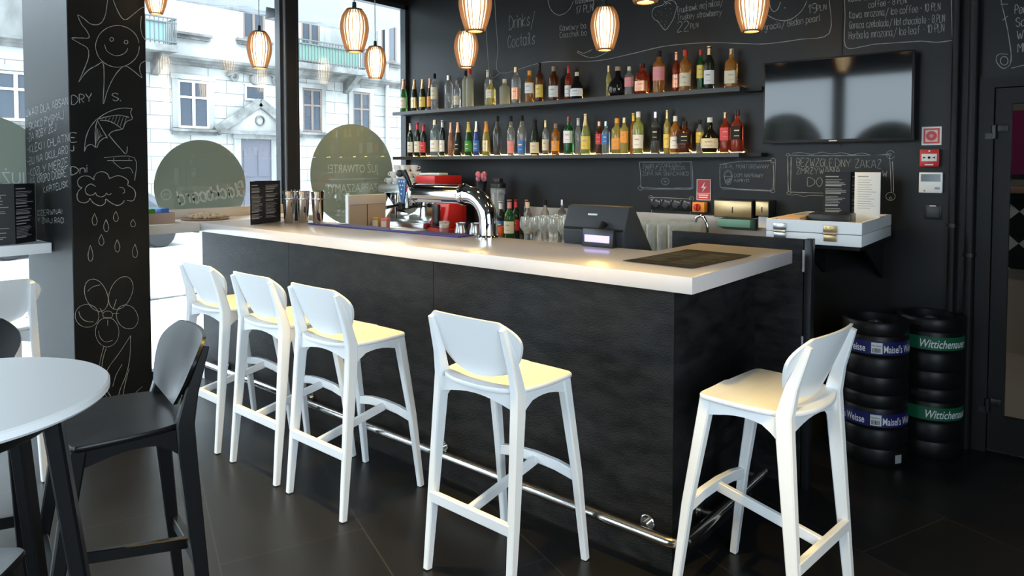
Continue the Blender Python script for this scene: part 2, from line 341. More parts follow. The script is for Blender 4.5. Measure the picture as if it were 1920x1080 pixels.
CHALK_LINES = [
('C',0.006,[(-2.686,2.182),(-2.691,2.147),(-2.706,2.114),(-2.73,2.086),(-2.759,2.065),(-2.791,2.053),(-2.824,2.05),(-2.855,2.058),(-2.881,2.074),(-2.9,2.097),(-2.911,2.127),(-2.914,2.159),(-2.906,2.192),(-2.891,2.223),(-2.868,2.25),(-2.839,2.27),(-2.807,2.282),(-2.774,2.284),(-2.743,2.276),(-2.716,2.259),(-2.697,2.234),(-2.687,2.202)]),
('C',0.006,[(-2.848,2.417),(-2.863,2.326),(-2.891,2.278),(-2.935,2.271),(-2.969,2.295),(-2.998,2.309),(-2.979,2.26),(-2.958,2.234),(-2.945,2.196),(-2.989,2.188),(-3.029,2.181),(-2.99,2.158),(-2.955,2.138),(-2.949,2.101),(-2.962,2.051),(-3.002,1.949)]),
('C',0.006,[(-3.002,1.949),(-2.958,2.013),(-2.913,2.047),(-2.879,2.065),(-2.875,1.973),(-2.882,1.84),(-2.862,1.905),(-2.838,1.966),(-2.805,2.024),(-2.767,2.061),(-2.725,2.042),(-2.675,2.004),(-2.686,2.041),(-2.681,2.082),(-2.649,2.106)]),
('C',0.006,[(-2.82,2.422),(-2.798,2.366),(-2.776,2.33),(-2.753,2.324),(-2.714,2.36),(-2.67,2.403),(-2.643,2.413)]),
('C',0.006,[(-2.671,2.357),(-2.677,2.296),(-2.668,2.246),(-2.647,2.219)]),
('C',0.006,[(-2.822,2.203),(-2.823,2.198),(-2.827,2.194),(-2.831,2.191),(-2.836,2.191),(-2.839,2.194),(-2.841,2.198),(-2.841,2.203),(-2.839,2.207),(-2.835,2.211),(-2.831,2.212),(-2.826,2.211),(-2.823,2.208),(-2.822,2.203)]),
('C',0.006,[(-2.747,2.198),(-2.748,2.193),(-2.751,2.189),(-2.756,2.187),(-2.761,2.187),(-2.764,2.189),(-2.767,2.193),(-2.766,2.198),(-2.764,2.203),(-2.76,2.206),(-2.756,2.207),(-2.751,2.206),(-2.748,2.203),(-2.747,2.198)]),
('C',0.006,[(-2.869,2.169),(-2.858,2.136),(-2.826,2.116),(-2.794,2.117),(-2.761,2.138),(-2.748,2.163)]),
('C',0.006,[(-2.916,1.753),(-2.875,1.786),(-2.825,1.812),(-2.778,1.824),(-2.732,1.824)]),
('C',0.006,[(-2.732,1.824),(-2.74,1.799),(-2.732,1.765),(-2.758,1.752),(-2.773,1.733),(-2.785,1.705),(-2.818,1.697),(-2.844,1.685),(-2.859,1.666)]),
('C',0.006,[(-2.916,1.753),(-2.858,1.772),(-2.8,1.782),(-2.749,1.773)]),
('C',0.006,[(-2.9,1.749),(-2.859,1.747),(-2.822,1.731),(-2.787,1.705)]),
('C',0.006,[(-2.918,1.753),(-2.953,1.703),(-2.974,1.641),(-2.981,1.575)]),
('C',0.006,[(-2.981,1.575),(-2.967,1.606),(-2.943,1.613),(-2.921,1.598),(-2.906,1.629),(-2.881,1.652),(-2.865,1.653)]),
('C',0.006,[(-2.914,1.749),(-2.925,1.695),(-2.925,1.602)]),
('C',0.006,[(-2.914,1.749),(-2.893,1.705),(-2.865,1.653)]),
('C',0.006,[(-2.858,1.671),(-2.828,1.631),(-2.799,1.596),(-2.774,1.567),(-2.764,1.578),(-2.762,1.608)]),
('C',0.003,[(-2.879,1.77),(-2.891,1.754)]),
('C',0.003,[(-2.863,1.772),(-2.875,1.749)]),
('C',0.003,[(-2.846,1.774),(-2.86,1.743)]),
('C',0.003,[(-2.829,1.775),(-2.844,1.738)]),
('C',0.003,[(-2.813,1.775),(-2.829,1.732)]),
('C',0.003,[(-2.796,1.775),(-2.813,1.727)]),
('C',0.003,[(-2.779,1.775),(-2.797,1.721)]),
('C',0.003,[(-2.762,1.775),(-2.781,1.715)]),
('C',0.003,[(-2.919,1.713),(-2.923,1.616)]),
('C',0.003,[(-2.912,1.702),(-2.919,1.625)]),
('C',0.003,[(-2.905,1.691),(-2.914,1.634)]),
('C',0.003,[(-2.898,1.679),(-2.91,1.643)]),
('C',0.003,[(-2.89,1.668),(-2.906,1.652)]),
('C',0.005,[(-2.884,1.543),(-2.725,1.544),(-2.726,1.413)]),
('C',0.005,[(-2.868,1.527),(-2.736,1.528)]),
('C',0.005,[(-2.839,1.523),(-2.818,1.5),(-2.793,1.482),(-2.767,1.487),(-2.746,1.482),(-2.734,1.454)]),
('C',0.005,[(-2.834,1.541),(-2.834,1.527)]),
('C',0.005,[(-2.754,1.542),(-2.754,1.528)]),
('C',0.006,[(-2.938,1.421),(-2.96,1.439),(-2.989,1.442),(-3.01,1.429),(-3.018,1.406),(-3.009,1.383),(-2.997,1.38),(-3.015,1.36),(-3.022,1.333),(-3.014,1.306),(-2.988,1.295),(-2.967,1.304),(-2.959,1.32)]),
('C',0.006,[(-2.959,1.32),(-2.943,1.294),(-2.909,1.276),(-2.883,1.291),(-2.88,1.312),(-2.853,1.29),(-2.819,1.274),(-2.792,1.287),(-2.784,1.301)]),
('C',0.006,[(-2.769,1.301),(-2.738,1.297),(-2.723,1.328),(-2.728,1.357),(-2.746,1.377),(-2.763,1.387),(-2.761,1.411),(-2.78,1.43),(-2.815,1.442),(-2.859,1.426)]),
('C',0.006,[(-2.859,1.426),(-2.867,1.45),(-2.889,1.464),(-2.918,1.46),(-2.936,1.437),(-2.936,1.421)]),
('C',0.006,[(-2.93,1.383),(-2.953,1.398),(-2.976,1.382),(-2.981,1.357),(-2.967,1.338),(-2.944,1.338),(-2.931,1.349),(-2.925,1.335),(-2.904,1.325),(-2.883,1.333),(-2.876,1.345),(-2.865,1.335),(-2.85,1.342)]),
('C',0.006,[(-2.808,1.376),(-2.788,1.371),(-2.78,1.351),(-2.791,1.34)]),
('C',0.004,[(-2.938,1.235),(-2.95,1.204),(-2.947,1.178),(-2.935,1.17),(-2.926,1.186),(-2.928,1.206),(-2.938,1.235)]),
('C',0.004,[(-2.88,1.198),(-2.893,1.165),(-2.89,1.138),(-2.877,1.13),(-2.868,1.147),(-2.87,1.167),(-2.88,1.198)]),
('C',0.004,[(-2.829,1.242),(-2.842,1.214),(-2.839,1.191),(-2.826,1.184),(-2.817,1.198),(-2.819,1.215),(-2.829,1.242)]),
('C',0.004,[(-2.739,1.191),(-2.752,1.17),(-2.749,1.153),(-2.735,1.148),(-2.726,1.158),(-2.728,1.171),(-2.739,1.191)]),
('C',0.004,[(-2.906,1.117),(-2.919,1.088),(-2.916,1.063),(-2.903,1.056),(-2.894,1.07),(-2.896,1.089),(-2.906,1.117)]),
('C',0.004,[(-2.962,1.061),(-2.974,1.018),(-2.972,0.983),(-2.96,0.973),(-2.951,0.994),(-2.952,1.021),(-2.962,1.061)]),
('C',0.004,[(-2.825,1.082),(-2.838,1.048),(-2.835,1.019),(-2.822,1.011),(-2.813,1.028),(-2.814,1.049),(-2.825,1.082)]),
('C',0.004,[(-2.731,1.048),(-2.745,1.011),(-2.742,0.979),(-2.728,0.97),(-2.719,0.989),(-2.721,1.012),(-2.731,1.048)]),
('C',0.004,[(-2.887,0.797),(-2.879,0.759),(-2.881,0.724),(-2.894,0.699),(-2.914,0.689),(-2.938,0.695),(-2.962,0.716),(-2.981,0.748),(-2.994,0.786),(-2.996,0.823),(-2.989,0.853),(-2.973,0.87),(-2.951,0.873),(-2.926,0.86),(-2.904,0.833),(-2.887,0.797)]),
('C',0.004,[(-2.761,0.743),(-2.782,0.711),(-2.808,0.691),(-2.835,0.686),(-2.858,0.697),(-2.872,0.721),(-2.877,0.754),(-2.87,0.791),(-2.854,0.826),(-2.83,0.853),(-2.803,0.866),(-2.777,0.864),(-2.758,0.847),(-2.747,0.817),(-2.748,0.78),(-2.761,0.743)]),
('C',0.004,[(-2.928,0.653),(-2.938,0.631),(-2.956,0.615),(-2.979,0.611),(-3.003,0.617),(-3.024,0.633),(-3.039,0.657),(-3.044,0.683),(-3.04,0.708),(-3.026,0.727),(-3.006,0.737),(-2.981,0.737),(-2.958,0.726),(-2.939,0.706),(-2.929,0.68),(-2.928,0.653)]),
('C',0.004,[(-2.826,0.555),(-2.832,0.522),(-2.848,0.497),(-2.87,0.484),(-2.895,0.485),(-2.919,0.501),(-2.936,0.527),(-2.946,0.56),(-2.945,0.594),(-2.935,0.623),(-2.916,0.643),(-2.892,0.649),(-2.867,0.642),(-2.846,0.621),(-2.831,0.59),(-2.826,0.555)]),
('C',0.004,[(-2.732,0.656),(-2.723,0.626),(-2.724,0.598),(-2.735,0.576),(-2.753,0.564),(-2.777,0.565),(-2.801,0.577),(-2.821,0.599),(-2.834,0.627),(-2.838,0.656),(-2.832,0.682),(-2.817,0.699),(-2.796,0.705),(-2.772,0.699),(-2.749,0.682),(-2.732,0.656)]),
('C',0.004,[(-2.981,0.809),(-2.956,0.83),(-2.918,0.837)]),
('C',0.004,[(-3.026,0.705),(-3.018,0.674),(-2.992,0.646),(-2.955,0.636)]),
('C',0.004,[(-2.931,0.58),(-2.924,0.543),(-2.897,0.513),(-2.86,0.515)]),
('C',0.004,[(-2.857,0.659),(-2.86,0.65),(-2.869,0.644),(-2.88,0.642),(-2.892,0.645),(-2.902,0.653),(-2.907,0.663),(-2.907,0.673),(-2.901,0.681),(-2.891,0.685),(-2.879,0.684),(-2.868,0.679),(-2.86,0.67),(-2.857,0.659)]),
('C',0.004,[(-2.86,0.666),(-2.826,0.661)]),
('C',0.004,[(-2.883,0.633),(-2.884,0.602)]),
('C',0.004,[(-2.91,0.68),(-2.921,0.706)]),
('C',0.004,[(-2.854,0.69),(-2.836,0.743)]),
('C',0.005,[(-2.906,0.489),(-2.925,0.418),(-2.936,0.337),(-2.918,0.249),(-2.874,0.154)]),
('C',0.005,[(-2.894,0.478),(-2.913,0.415),(-2.921,0.334),(-2.907,0.263),(-2.859,0.167)]),
('C',0.005,[(-2.765,0.524),(-2.83,0.432),(-2.878,0.374),(-2.902,0.329)]),
('C',0.005,[(-2.765,0.524),(-2.771,0.402),(-2.793,0.304),(-2.826,0.227),(-2.848,0.147)]),
('C',0.005,[(-2.813,0.368),(-2.845,0.316),(-2.865,0.253)]),
('C',0.005,[(-2.777,0.335),(-2.803,0.238),(-2.817,0.156)]),
('C',0.005,[(-2.706,0.214),(-2.748,0.181),(-2.773,0.127)]),
('C',0.005,[(-2.99,0.184),(-2.971,0.229),(-2.941,0.247)]),
('B',0.006,[(1.02,2.891),(1.014,2.713),(1.031,2.488),(1.055,2.285),(1.097,2.232),(1.163,2.263)]),
('B',0.006,[(1.116,2.876),(1.128,2.698),(1.151,2.475),(1.169,2.266),(1.59,2.31),(1.839,2.299),(2.132,2.275),(2.404,2.294),(2.658,2.32),(2.857,2.319),(3.046,2.305),(3.261,2.274),(3.397,2.259),(3.59,2.263),(3.758,2.278),(3.755,2.475)]),
('B',0.006,[(1.673,2.791),(1.681,2.756),(1.702,2.712),(1.742,2.675),(1.785,2.658),(1.841,2.667),(1.889,2.702),(1.913,2.744)]),
('B',0.006,[(2.091,2.728),(2.101,2.693),(2.085,2.671)]),
('B',0.006,[(2.212,2.594),(2.234,2.604),(2.259,2.552),(2.282,2.485),(2.282,2.421),(2.261,2.37),(2.216,2.332),(2.152,2.309),(2.08,2.302),(2.014,2.323),(1.956,2.354),(1.963,2.364),(2.007,2.343),(2.06,2.354),(2.087,2.362)]),
('B',0.006,[(2.224,2.595),(2.247,2.533),(2.254,2.462),(2.235,2.405),(2.203,2.366)]),
('B',0.006,[(2.664,2.603),(2.626,2.601),(2.599,2.593),(2.586,2.571),(2.586,2.542),(2.605,2.515),(2.632,2.497),(2.654,2.466),(2.676,2.439),(2.692,2.433),(2.707,2.445),(2.728,2.471),(2.749,2.501),(2.759,2.532),(2.771,2.568),(2.768,2.597),(2.747,2.621),(2.716,2.628),(2.685,2.619),(2.664,2.603)]),
('B',0.006,[(2.674,2.634),(2.695,2.612),(2.68,2.596),(2.706,2.615),(2.727,2.603)]),
('B',0.005,[(2.635,2.569),(2.638,2.565)]),
('B',0.005,[(2.656,2.556),(2.659,2.553)]),
('B',0.005,[(2.685,2.581),(2.688,2.577)]),
('B',0.005,[(2.724,2.575),(2.728,2.572)]),
('B',0.005,[(2.611,2.546),(2.614,2.543)]),
('B',0.005,[(2.659,2.539),(2.662,2.536)]),
('B',0.005,[(2.696,2.529),(2.699,2.526)]),
('B',0.005,[(2.733,2.538),(2.736,2.535)]),
('B',0.005,[(2.659,2.499),(2.662,2.495)]),
('B',0.005,[(2.691,2.494),(2.694,2.491)]),
('B',0.005,[(2.681,2.472),(2.684,2.469)]),
('B',0.005,[(2.681,2.455),(2.684,2.452)]),
('B',0.006,[(3.39,2.439),(3.427,2.411),(3.472,2.392),(3.523,2.388),(3.567,2.408),(3.604,2.441),(3.628,2.488)]),
('B',0.006,[(3.402,2.528),(3.409,2.482),(3.429,2.453),(3.455,2.465),(3.471,2.505)]),
('B',0.006,[(3.494,2.466),(3.502,2.465)]),
('B',0.006,[(3.839,2.462),(3.844,2.37),(3.849,2.192),(3.942,2.182),(3.997,2.188),(4.078,2.185),(4.157,2.182),(4.239,2.178),(4.309,2.164),(4.38,2.166)]),
('B',0.006,[(4.372,2.381),(4.376,2.269),(4.381,2.179),(4.392,2.165)]),
('B',0.005,[(4.59,2.348),(4.598,2.306),(4.618,2.209),(4.631,2.126),(4.639,2.057),(4.633,2.012),(4.605,1.998),(4.577,2.036),(4.585,2.071),(4.625,2.067)]),
('B',0.005,[(4.64,1.995),(4.693,2.006)]),
('B',0.005,[(4.626,2.034),(4.625,2.024),(4.62,2.017),(4.613,2.014),(4.605,2.016),(4.599,2.022),(4.595,2.032),(4.595,2.043),(4.598,2.051),(4.604,2.057),(4.612,2.057),(4.619,2.053),(4.624,2.045),(4.626,2.034)]),
('B',0.005,[(4.588,2.326),(4.62,2.322)]),
('B',0.005,[(4.599,2.243),(4.621,2.262)]),
('B',0.007,[(2.492,1.523),(2.658,1.523),(2.897,1.525)]),
('B',0.007,[(2.492,1.523),(2.502,1.438),(2.506,1.344)]),
('B',0.007,[(2.894,1.525),(2.9,1.441),(2.904,1.346)]),
('B',0.007,[(2.506,1.344),(2.659,1.339),(2.836,1.345),(2.904,1.346)]),
('B',0.004,[(2.885,1.52),(2.889,1.441),(2.893,1.346)]),
('B',0.004,[(2.515,1.333),(2.69,1.331),(2.893,1.338)]),
('B',0.004,[(2.481,1.337),(2.499,1.354),(2.518,1.338),(2.5,1.321),(2.481,1.337)]),
('B',0.004,[(2.726,1.388),(2.723,1.378),(2.713,1.37),(2.7,1.365),(2.686,1.367),(2.674,1.373),(2.667,1.382),(2.667,1.393),(2.674,1.403),(2.685,1.409),(2.7,1.41),(2.713,1.407),(2.722,1.399),(2.726,1.388)]),
('B',0.004,[(2.683,1.39),(2.71,1.388)]),
('B',0.004,[(2.696,1.399),(2.696,1.374)]),
('B',0.006,[(3.089,1.504),(3.215,1.524),(3.336,1.526),(3.43,1.53)]),
('B',0.006,[(3.092,1.493),(3.093,1.417),(3.096,1.356)]),
('B',0.006,[(3.439,1.521),(3.444,1.445),(3.442,1.353)]),
('B',0.006,[(3.096,1.356),(3.217,1.348),(3.319,1.345),(3.439,1.343)]),
('B',0.004,[(3.454,1.52),(3.452,1.445),(3.451,1.353)]),
('B',0.004,[(3.107,1.346),(3.268,1.342),(3.432,1.338)]),
('B',0.004,[(3.454,1.53),(3.452,1.523),(3.447,1.518),(3.44,1.516),(3.433,1.517),(3.427,1.521),(3.423,1.527),(3.423,1.534),(3.427,1.54),(3.433,1.544),(3.44,1.545),(3.447,1.542),(3.452,1.537),(3.454,1.53)]),
('B',0.004,[(3.453,1.341),(3.452,1.335),(3.447,1.331),(3.441,1.329),(3.435,1.329),(3.429,1.332),(3.426,1.337),(3.426,1.343),(3.429,1.349),(3.435,1.352),(3.441,1.353),(3.447,1.351),(3.451,1.347),(3.453,1.341)]),
('B',0.004,[(3.178,1.433),(3.175,1.415),(3.166,1.402),(3.153,1.395),(3.139,1.397),(3.128,1.407),(3.121,1.423),(3.121,1.442),(3.127,1.458),(3.139,1.468),(3.152,1.47),(3.165,1.464),(3.175,1.451),(3.178,1.433)]),
('B',0.004,[(3.173,1.418),(3.171,1.398),(3.163,1.382),(3.153,1.375),(3.142,1.377),(3.132,1.389),(3.127,1.407),(3.126,1.428),(3.131,1.446),(3.141,1.458),(3.152,1.46),(3.162,1.453),(3.17,1.438),(3.173,1.418)]),
('B',0.004,[(3.122,1.427),(3.177,1.428)]),
('B',0.004,[(3.128,1.387),(3.148,1.418)]),
('B',0.004,[(3.135,1.382),(3.155,1.418)]),
('B',0.004,[(3.143,1.377),(3.161,1.418)]),
('B',0.004,[(3.15,1.382),(3.167,1.418)]),
('B',0.004,[(3.157,1.387),(3.174,1.418)]),
('B',0.006,[(2.581,1.274),(2.72,1.275),(2.894,1.272)]),
('B',0.006,[(2.587,1.263),(2.591,1.214),(2.594,1.167)]),
('B',0.006,[(2.88,1.262),(2.889,1.214),(2.889,1.167)]),
('B',0.004,[(2.604,1.275),(2.602,1.27),(2.597,1.265),(2.589,1.263),(2.581,1.264),(2.574,1.267),(2.57,1.272),(2.57,1.277),(2.574,1.283),(2.581,1.286),(2.589,1.287),(2.597,1.285),(2.602,1.281),(2.604,1.275)]),
('B',0.004,[(2.909,1.274),(2.908,1.267),(2.903,1.262),(2.896,1.259),(2.888,1.26),(2.882,1.263),(2.878,1.27),(2.878,1.277),(2.882,1.283),(2.888,1.287),(2.895,1.288),(2.902,1.286),(2.908,1.281),(2.909,1.274)]),
('B',0.006,[(3.533,1.564),(3.632,1.559),(3.785,1.557),(3.93,1.558),(4.09,1.56)]),
('B',0.006,[(3.529,1.553),(3.531,1.455),(3.535,1.336)]),
('B',0.006,[(3.549,1.553),(3.549,1.455),(3.549,1.344)]),
('B',0.006,[(3.549,1.336),(3.655,1.335),(3.781,1.334)]),
('B',0.006,[(4.092,1.553),(4.098,1.459),(4.104,1.346)]),
('B',0.006,[(4.106,1.523),(4.112,1.44),(4.115,1.35)]),
('B',0.004,[(3.553,1.574),(3.613,1.577),(3.671,1.566),(3.728,1.578),(3.785,1.567),(3.84,1.574),(3.895,1.562),(3.948,1.571),(4.001,1.559),(4.086,1.564)]),
('B',0.004,[(4.116,1.552),(4.111,1.544),(4.105,1.539),(4.096,1.538),(4.088,1.54),(4.081,1.545),(4.077,1.554),(4.076,1.563),(4.079,1.572),(4.084,1.579),(4.092,1.582),(4.1,1.582),(4.108,1.578),(4.114,1.571)]),
('B',0.004,[(4.124,1.326),(4.122,1.315),(4.114,1.307),(4.104,1.303),(4.093,1.304),(4.083,1.31),(4.078,1.319),(4.078,1.33),(4.083,1.34),(4.092,1.346),(4.103,1.348),(4.114,1.344),(4.121,1.336),(4.124,1.326)]),
('B',0.004,[(3.553,1.316),(3.589,1.321),(3.628,1.31),(3.667,1.319),(3.774,1.318)]),
('B',0.004,[(3.539,1.565),(3.538,1.561),(3.535,1.558),(3.531,1.557),(3.526,1.557),(3.522,1.56),(3.519,1.563),(3.519,1.567),(3.522,1.57),(3.526,1.573),(3.53,1.573),(3.535,1.572),(3.538,1.569),(3.539,1.565)]),
('B',0.004,[(3.551,1.33),(3.549,1.326),(3.546,1.322),(3.54,1.321),(3.535,1.321),(3.53,1.323),(3.527,1.327),(3.527,1.332),(3.53,1.335),(3.534,1.338),(3.54,1.339),(3.545,1.337),(3.549,1.334),(3.551,1.33)]),
('B',0.004,[(4.099,1.561),(4.098,1.558),(4.096,1.555),(4.093,1.554),(4.09,1.555),(4.087,1.556),(4.086,1.559),(4.086,1.563),(4.087,1.565),(4.09,1.567),(4.093,1.568),(4.096,1.566),(4.098,1.564),(4.099,1.561)]),
('B',0.004,[(4.107,1.316),(4.106,1.313),(4.104,1.311),(4.102,1.31),(4.099,1.31),(4.096,1.312),(4.095,1.314),(4.095,1.317),(4.096,1.32),(4.099,1.321),(4.102,1.322),(4.104,1.321),(4.106,1.319),(4.107,1.316)])]
CHALK_TEXT = [
('B',0.005,'Drinks/',(1.274, 2.61),(1.541, 2.622),0.104),
('B',0.005,'Coctails',(1.262, 2.463),(1.541, 2.467),0.096),
('B',0.004,'Kawowy ba',(1.788, 2.537),(2.035, 2.526),0.045),
('B',0.004,'Coachel bo',(1.788, 2.484),(2.036, 2.475),0.041),
('B',0.004,'Krakowsky key',(1.937, 2.719),(2.185, 2.721),0.036),
('B',0.005,'17 PLN',(1.943, 2.646),(2.092, 2.649),0.052),
('B',0.004,'Truskawk moj milosi/',(2.772, 2.534),(3.102, 2.543),0.043),
('B',0.004,'Truskey strawberry',(2.777, 2.487),(3.092, 2.479),0.039),
('B',0.005,'22',(2.778, 2.407),(2.86, 2.404),0.069),
('B',0.004,'PLN',(2.875, 2.417),(2.929, 2.421),0.032),
('B',0.005,'19',(3.638, 2.41),(3.684, 2.413),0.054),
('B',0.004,'PLN',(3.687, 2.419),(3.738, 2.421),0.032),
('B',0.004,'gracia/ Beden pearl',(3.375, 2.344),(3.706, 2.36),0.04),
('B',0.004,'Kawa czarna/ Black',(3.861, 2.446),(4.133, 2.441),0.034),
('B',0.004,'coffee - 8 PLN',(3.969, 2.397),(4.158, 2.396),0.036),
('B',0.004,'Kawa mrozona/ Ice coffee - 10 PLN',(3.868, 2.35),(4.322, 2.335),0.04),
('B',0.004,'Goraca czekolada/ Hot chocolate - 8 PLN',(3.869, 2.292),(4.343, 2.269),0.04),
('B',0.004,'Herbata mrozona/ Ice leaf - 10 PLN',(3.867, 2.231),(4.341, 2.218),0.043),
('B',0.005,'Penne',(4.65, 2.269),(4.734, 2.268),0.043),
('B',0.005,'Sosy',(4.656, 2.204),(4.74, 2.203),0.043),
('B',0.005,'Wino',(4.661, 2.139),(4.746, 2.139),0.043),
('B',0.005,'Mleko',(4.667, 2.073),(4.752, 2.075),0.043),
('B',0.003,'ZANIM WYCHODZISZ',(2.518, 1.481),(2.814, 1.493),0.027),
('B',0.003,'I PRZYJDZ SWOJA',(2.523, 1.458),(2.846, 1.471),0.027),
('B',0.003,'ZUPA NA SNIADANKO',(2.519, 1.428),(2.87, 1.431),0.027),
('B',0.003,'LOKAL MONITOROWANY',(3.1, 1.483),(3.414, 1.48),0.024),
('B',0.003,'DOM. NAPRAWY',(3.191, 1.424),(3.378, 1.423),0.024),
('B',0.003,'PAPRYKI',(3.191, 1.39),(3.286, 1.394),0.02),
('B',0.004,'BEZWZGLĘDNY ZAKAZ',(3.583, 1.497),(4.049, 1.485),0.045),
('B',0.004,'ZMRZYWANIA',(3.584, 1.448),(3.831, 1.453),0.036),
('B',0.005,'DON',(3.648, 1.374),(3.776, 1.377),0.049),
('B',0.004,'W',(4.058, 1.437),(4.08, 1.434),0.033),
('L',0.005,'UWAGI DLA ABSAN',(0.044, 1.793),(0.762, 1.826),0.041),
('L',0.005,'-SKAKO PYGMAJ',(0.058, 1.709),(0.691, 1.755),0.041),
('L',0.005,'-ZA ROBY ŻEJ',(0.052, 1.642),(0.567, 1.696),0.041),
('L',0.005,'-KLEKI I CHLATN',(0.047, 1.574),(0.756, 1.629),0.042),
('L',0.005,'-BU NA OKULARO',(0.041, 1.5),(0.744, 1.566),0.042),
('L',0.005,'-KOZLY MIERZE',(0.045, 1.429),(0.739, 1.5),0.042),
('L',0.005,'-NA KROPO DOBRE',(0.051, 1.377),(0.711, 1.442),0.042),
('L',0.005,'KAPITELISK',(0.323, 1.339),(0.731, 1.384),0.034),
('L',0.005,'CZERWNA!',(0.207, 1.204),(0.629, 1.232),0.028),
('L',0.005,'Y ZNAJ RACI',(0.204, 1.159),(0.651, 1.183),0.029),
('C',0.006,'DRY',(-3.037, 1.826),(-2.939, 1.85),0.046),
('C',0.006,'S.',(-2.833, 1.861),(-2.792, 1.861),0.044),
('C',0.006,'E',(-3.047, 1.626),(-3.016, 1.627),0.046),
('C',0.006,'J',(-3.048, 1.577),(-3.032, 1.578),0.029),
('C',0.006,'Dni',(-3.048, 1.448),(-2.97, 1.462),0.041)]
# ================================================================ the setting
struct('floor', box(new(), -.02, 7, -8, 0, -.1, 0), 'floor')
struct('ceiling', box(new(), -.1, 7.1, -8.1, .2, 3.3, 3.4), 'ceil')
wb = struct('wall_back', prism(new(), [(0, 0), (4.51, 0), (4.51, 1.95), (5.45, 1.95), (5.45, 0), (7, 0), (7, 3.3), (0, 3.3)], 0, .2, 'y'), 'wall')
wr = new(); box(wr, 7, 7.1, -8, 0, 0, .9); box(wr, 7, 7.1, -8, 0, 3.0, 3.3); box(wr, 7, 7.1, -3.5, 0, .9, 3.0); box(wr, 7, 7.1, -8, -7.5, .9, 3.0); struct('wall_right', wr, 'wall')
for k in range(2):  # unseen windows, added to light the faces turned to the right
    w_ = struct('window_%d' % (8 + k), box(new(), 7.046, 7.054, -7.5 + k * 2.03, -5.53 + k * 2.03, .95, 2.95), 'pane')
    f = new()
    for q in ((-7.5 + k * 2.03, -7.44 + k * 2.03), (-5.56 + k * 2.03, -5.50 + k * 2.03)): box(f, 7.01, 7.09, *q, .9, 3.0)
    box(f, 7.01, 7.09, -7.5 + k * 2.03, -5.5 + k * 2.03, .9, .96); box(f, 7.01, 7.09, -7.5 + k * 2.03, -5.5 + k * 2.03, 2.94, 3.0); obj('window_frame', f, 'frame', w_, sharp=0)
wl = struct('wall_left', box(new(), -.1, 0, -8, 0, 2.985, 3.3), 'dark')
struct('wall_rear', prism(new(), [(0, 3.0), (3.55, 3.0), (3.55, 0), (7, 0), (7, 3.3), (0, 3.3)], -8.1, -8, 'y'), 'dark')
colm = struct('column', box(new(), 0.005, .773, -3.049, -2.649, 0, 3.3, bev=.004, seg=1), 'column')
struct('trim_1', box(new(), 3.826, 3.834, -.003, 0, 1.6, 3.3), 'dark')
# window wall: posts, panes, frames
for i, (y0, y1) in enumerate([(-1.30, -1.20), (-4.75, -4.65), (-6.45, -6.35), (-8.0, -7.9)]):
    struct('trim_%d' % (i + 2), box(new(), -.07, .06, y0, y1, 0, 2.985, bev=.004), 'frame')
obj('cover_strip', box(new(), -.066, .056, -1.307, -1.3005, 0, 2.985), 'alu', bpy.data.objects['trim_2'], sharp=0)  # daylight on the post's side, painted as a paler strip
def circle_disc(bm, c, r, x0, x1, n=56):
    return prism(bm, [(c[0] + r * math.cos(2 * PI * k / n), c[1] + r * math.sin(2 * PI * k / n)) for k in range(n)], x0, x1, 'x')
def window(n, y0, y1, film=None, words=None, script=None):
    b = new(); w_ = struct('window_%d' % n, box(b, -.004, .004, y0, y1, .06, 2.96), 'pane')
    f = new(); fr = .035
    for a, c in ((y0, y0 + fr), (y1 - fr, y1)):
        if a != -2.649 and c != -3.049: box(f, -.04, .03, a, c, .06, 2.985)
    box(f, -.04, .03, y0, y1, 0, .075); box(f, -.04, .03, y0, y1, 2.945, 2.985)
    obj('window_frame', f, 'frame', w_, sharp=0)
    if film:
        obj('frosted_film', circle_disc(new(), film[:2], film[2], -.012, -.010), 'frost', w_)
    t = new()
    if words:
        cy, cz = film[0], film[1]
        put_text(t, 'JU\u017b OTWARTE!', .105, lambda a, h: (-.0075, cy + .27 - a, cz + .015 + h), fitw=.54)
        put_text(t, 'ZAPRASZAMY!', .105, lambda a, h: (-.0075, cy + .27 - a, cz - .155 + h), fitw=.54)
        stroke2d(t, [(cy + .27, cz - .04), (cy - .27, cz - .04)], .006, lambda a, h: (-.0075, a, h))
    if script:
        st, wd = strokes('Blackboard'); W_ = .49; H_ = .10
        for s_ in st: stroke2d(t, [(-1.63 - a * W_ / wd - h * .02, 1.272 + h * H_ - a * .008) for a, h in s_], .015, lambda a, h: (-.0075, a, h))
        for r_ in (.036, .032):
            stroke2d(t, [(-2.215 + r_ * math.cos(k * PI / 12), 1.295 + r_ * math.sin(k * PI / 12)) for k in range(25)], .005, lambda a, h: (-.0075, a, h))
        st, wd = strokes('PUB')
        for s_ in st: stroke2d(t, [(-2.195 - a * .04 / wd, 1.283 + h * .022) for a, h in s_], .003, lambda a, h: (-.0075, a, h))
    if words or script: obj('film_lettering', t, 'vinyl', w_, sharp=0)
    else: t.free()
    return w_
window(1, -1.20, -.0, (-.602, 1.42, .442), words=True)
window(2, -2.649, -1.30, (-1.956, 1.346, .34), script=True)
window(3, -4.65, -3.049, (-3.315, 1.37, .442), words=True)
window(4, -6.35, -4.75); window(5, -7.9, -6.45)
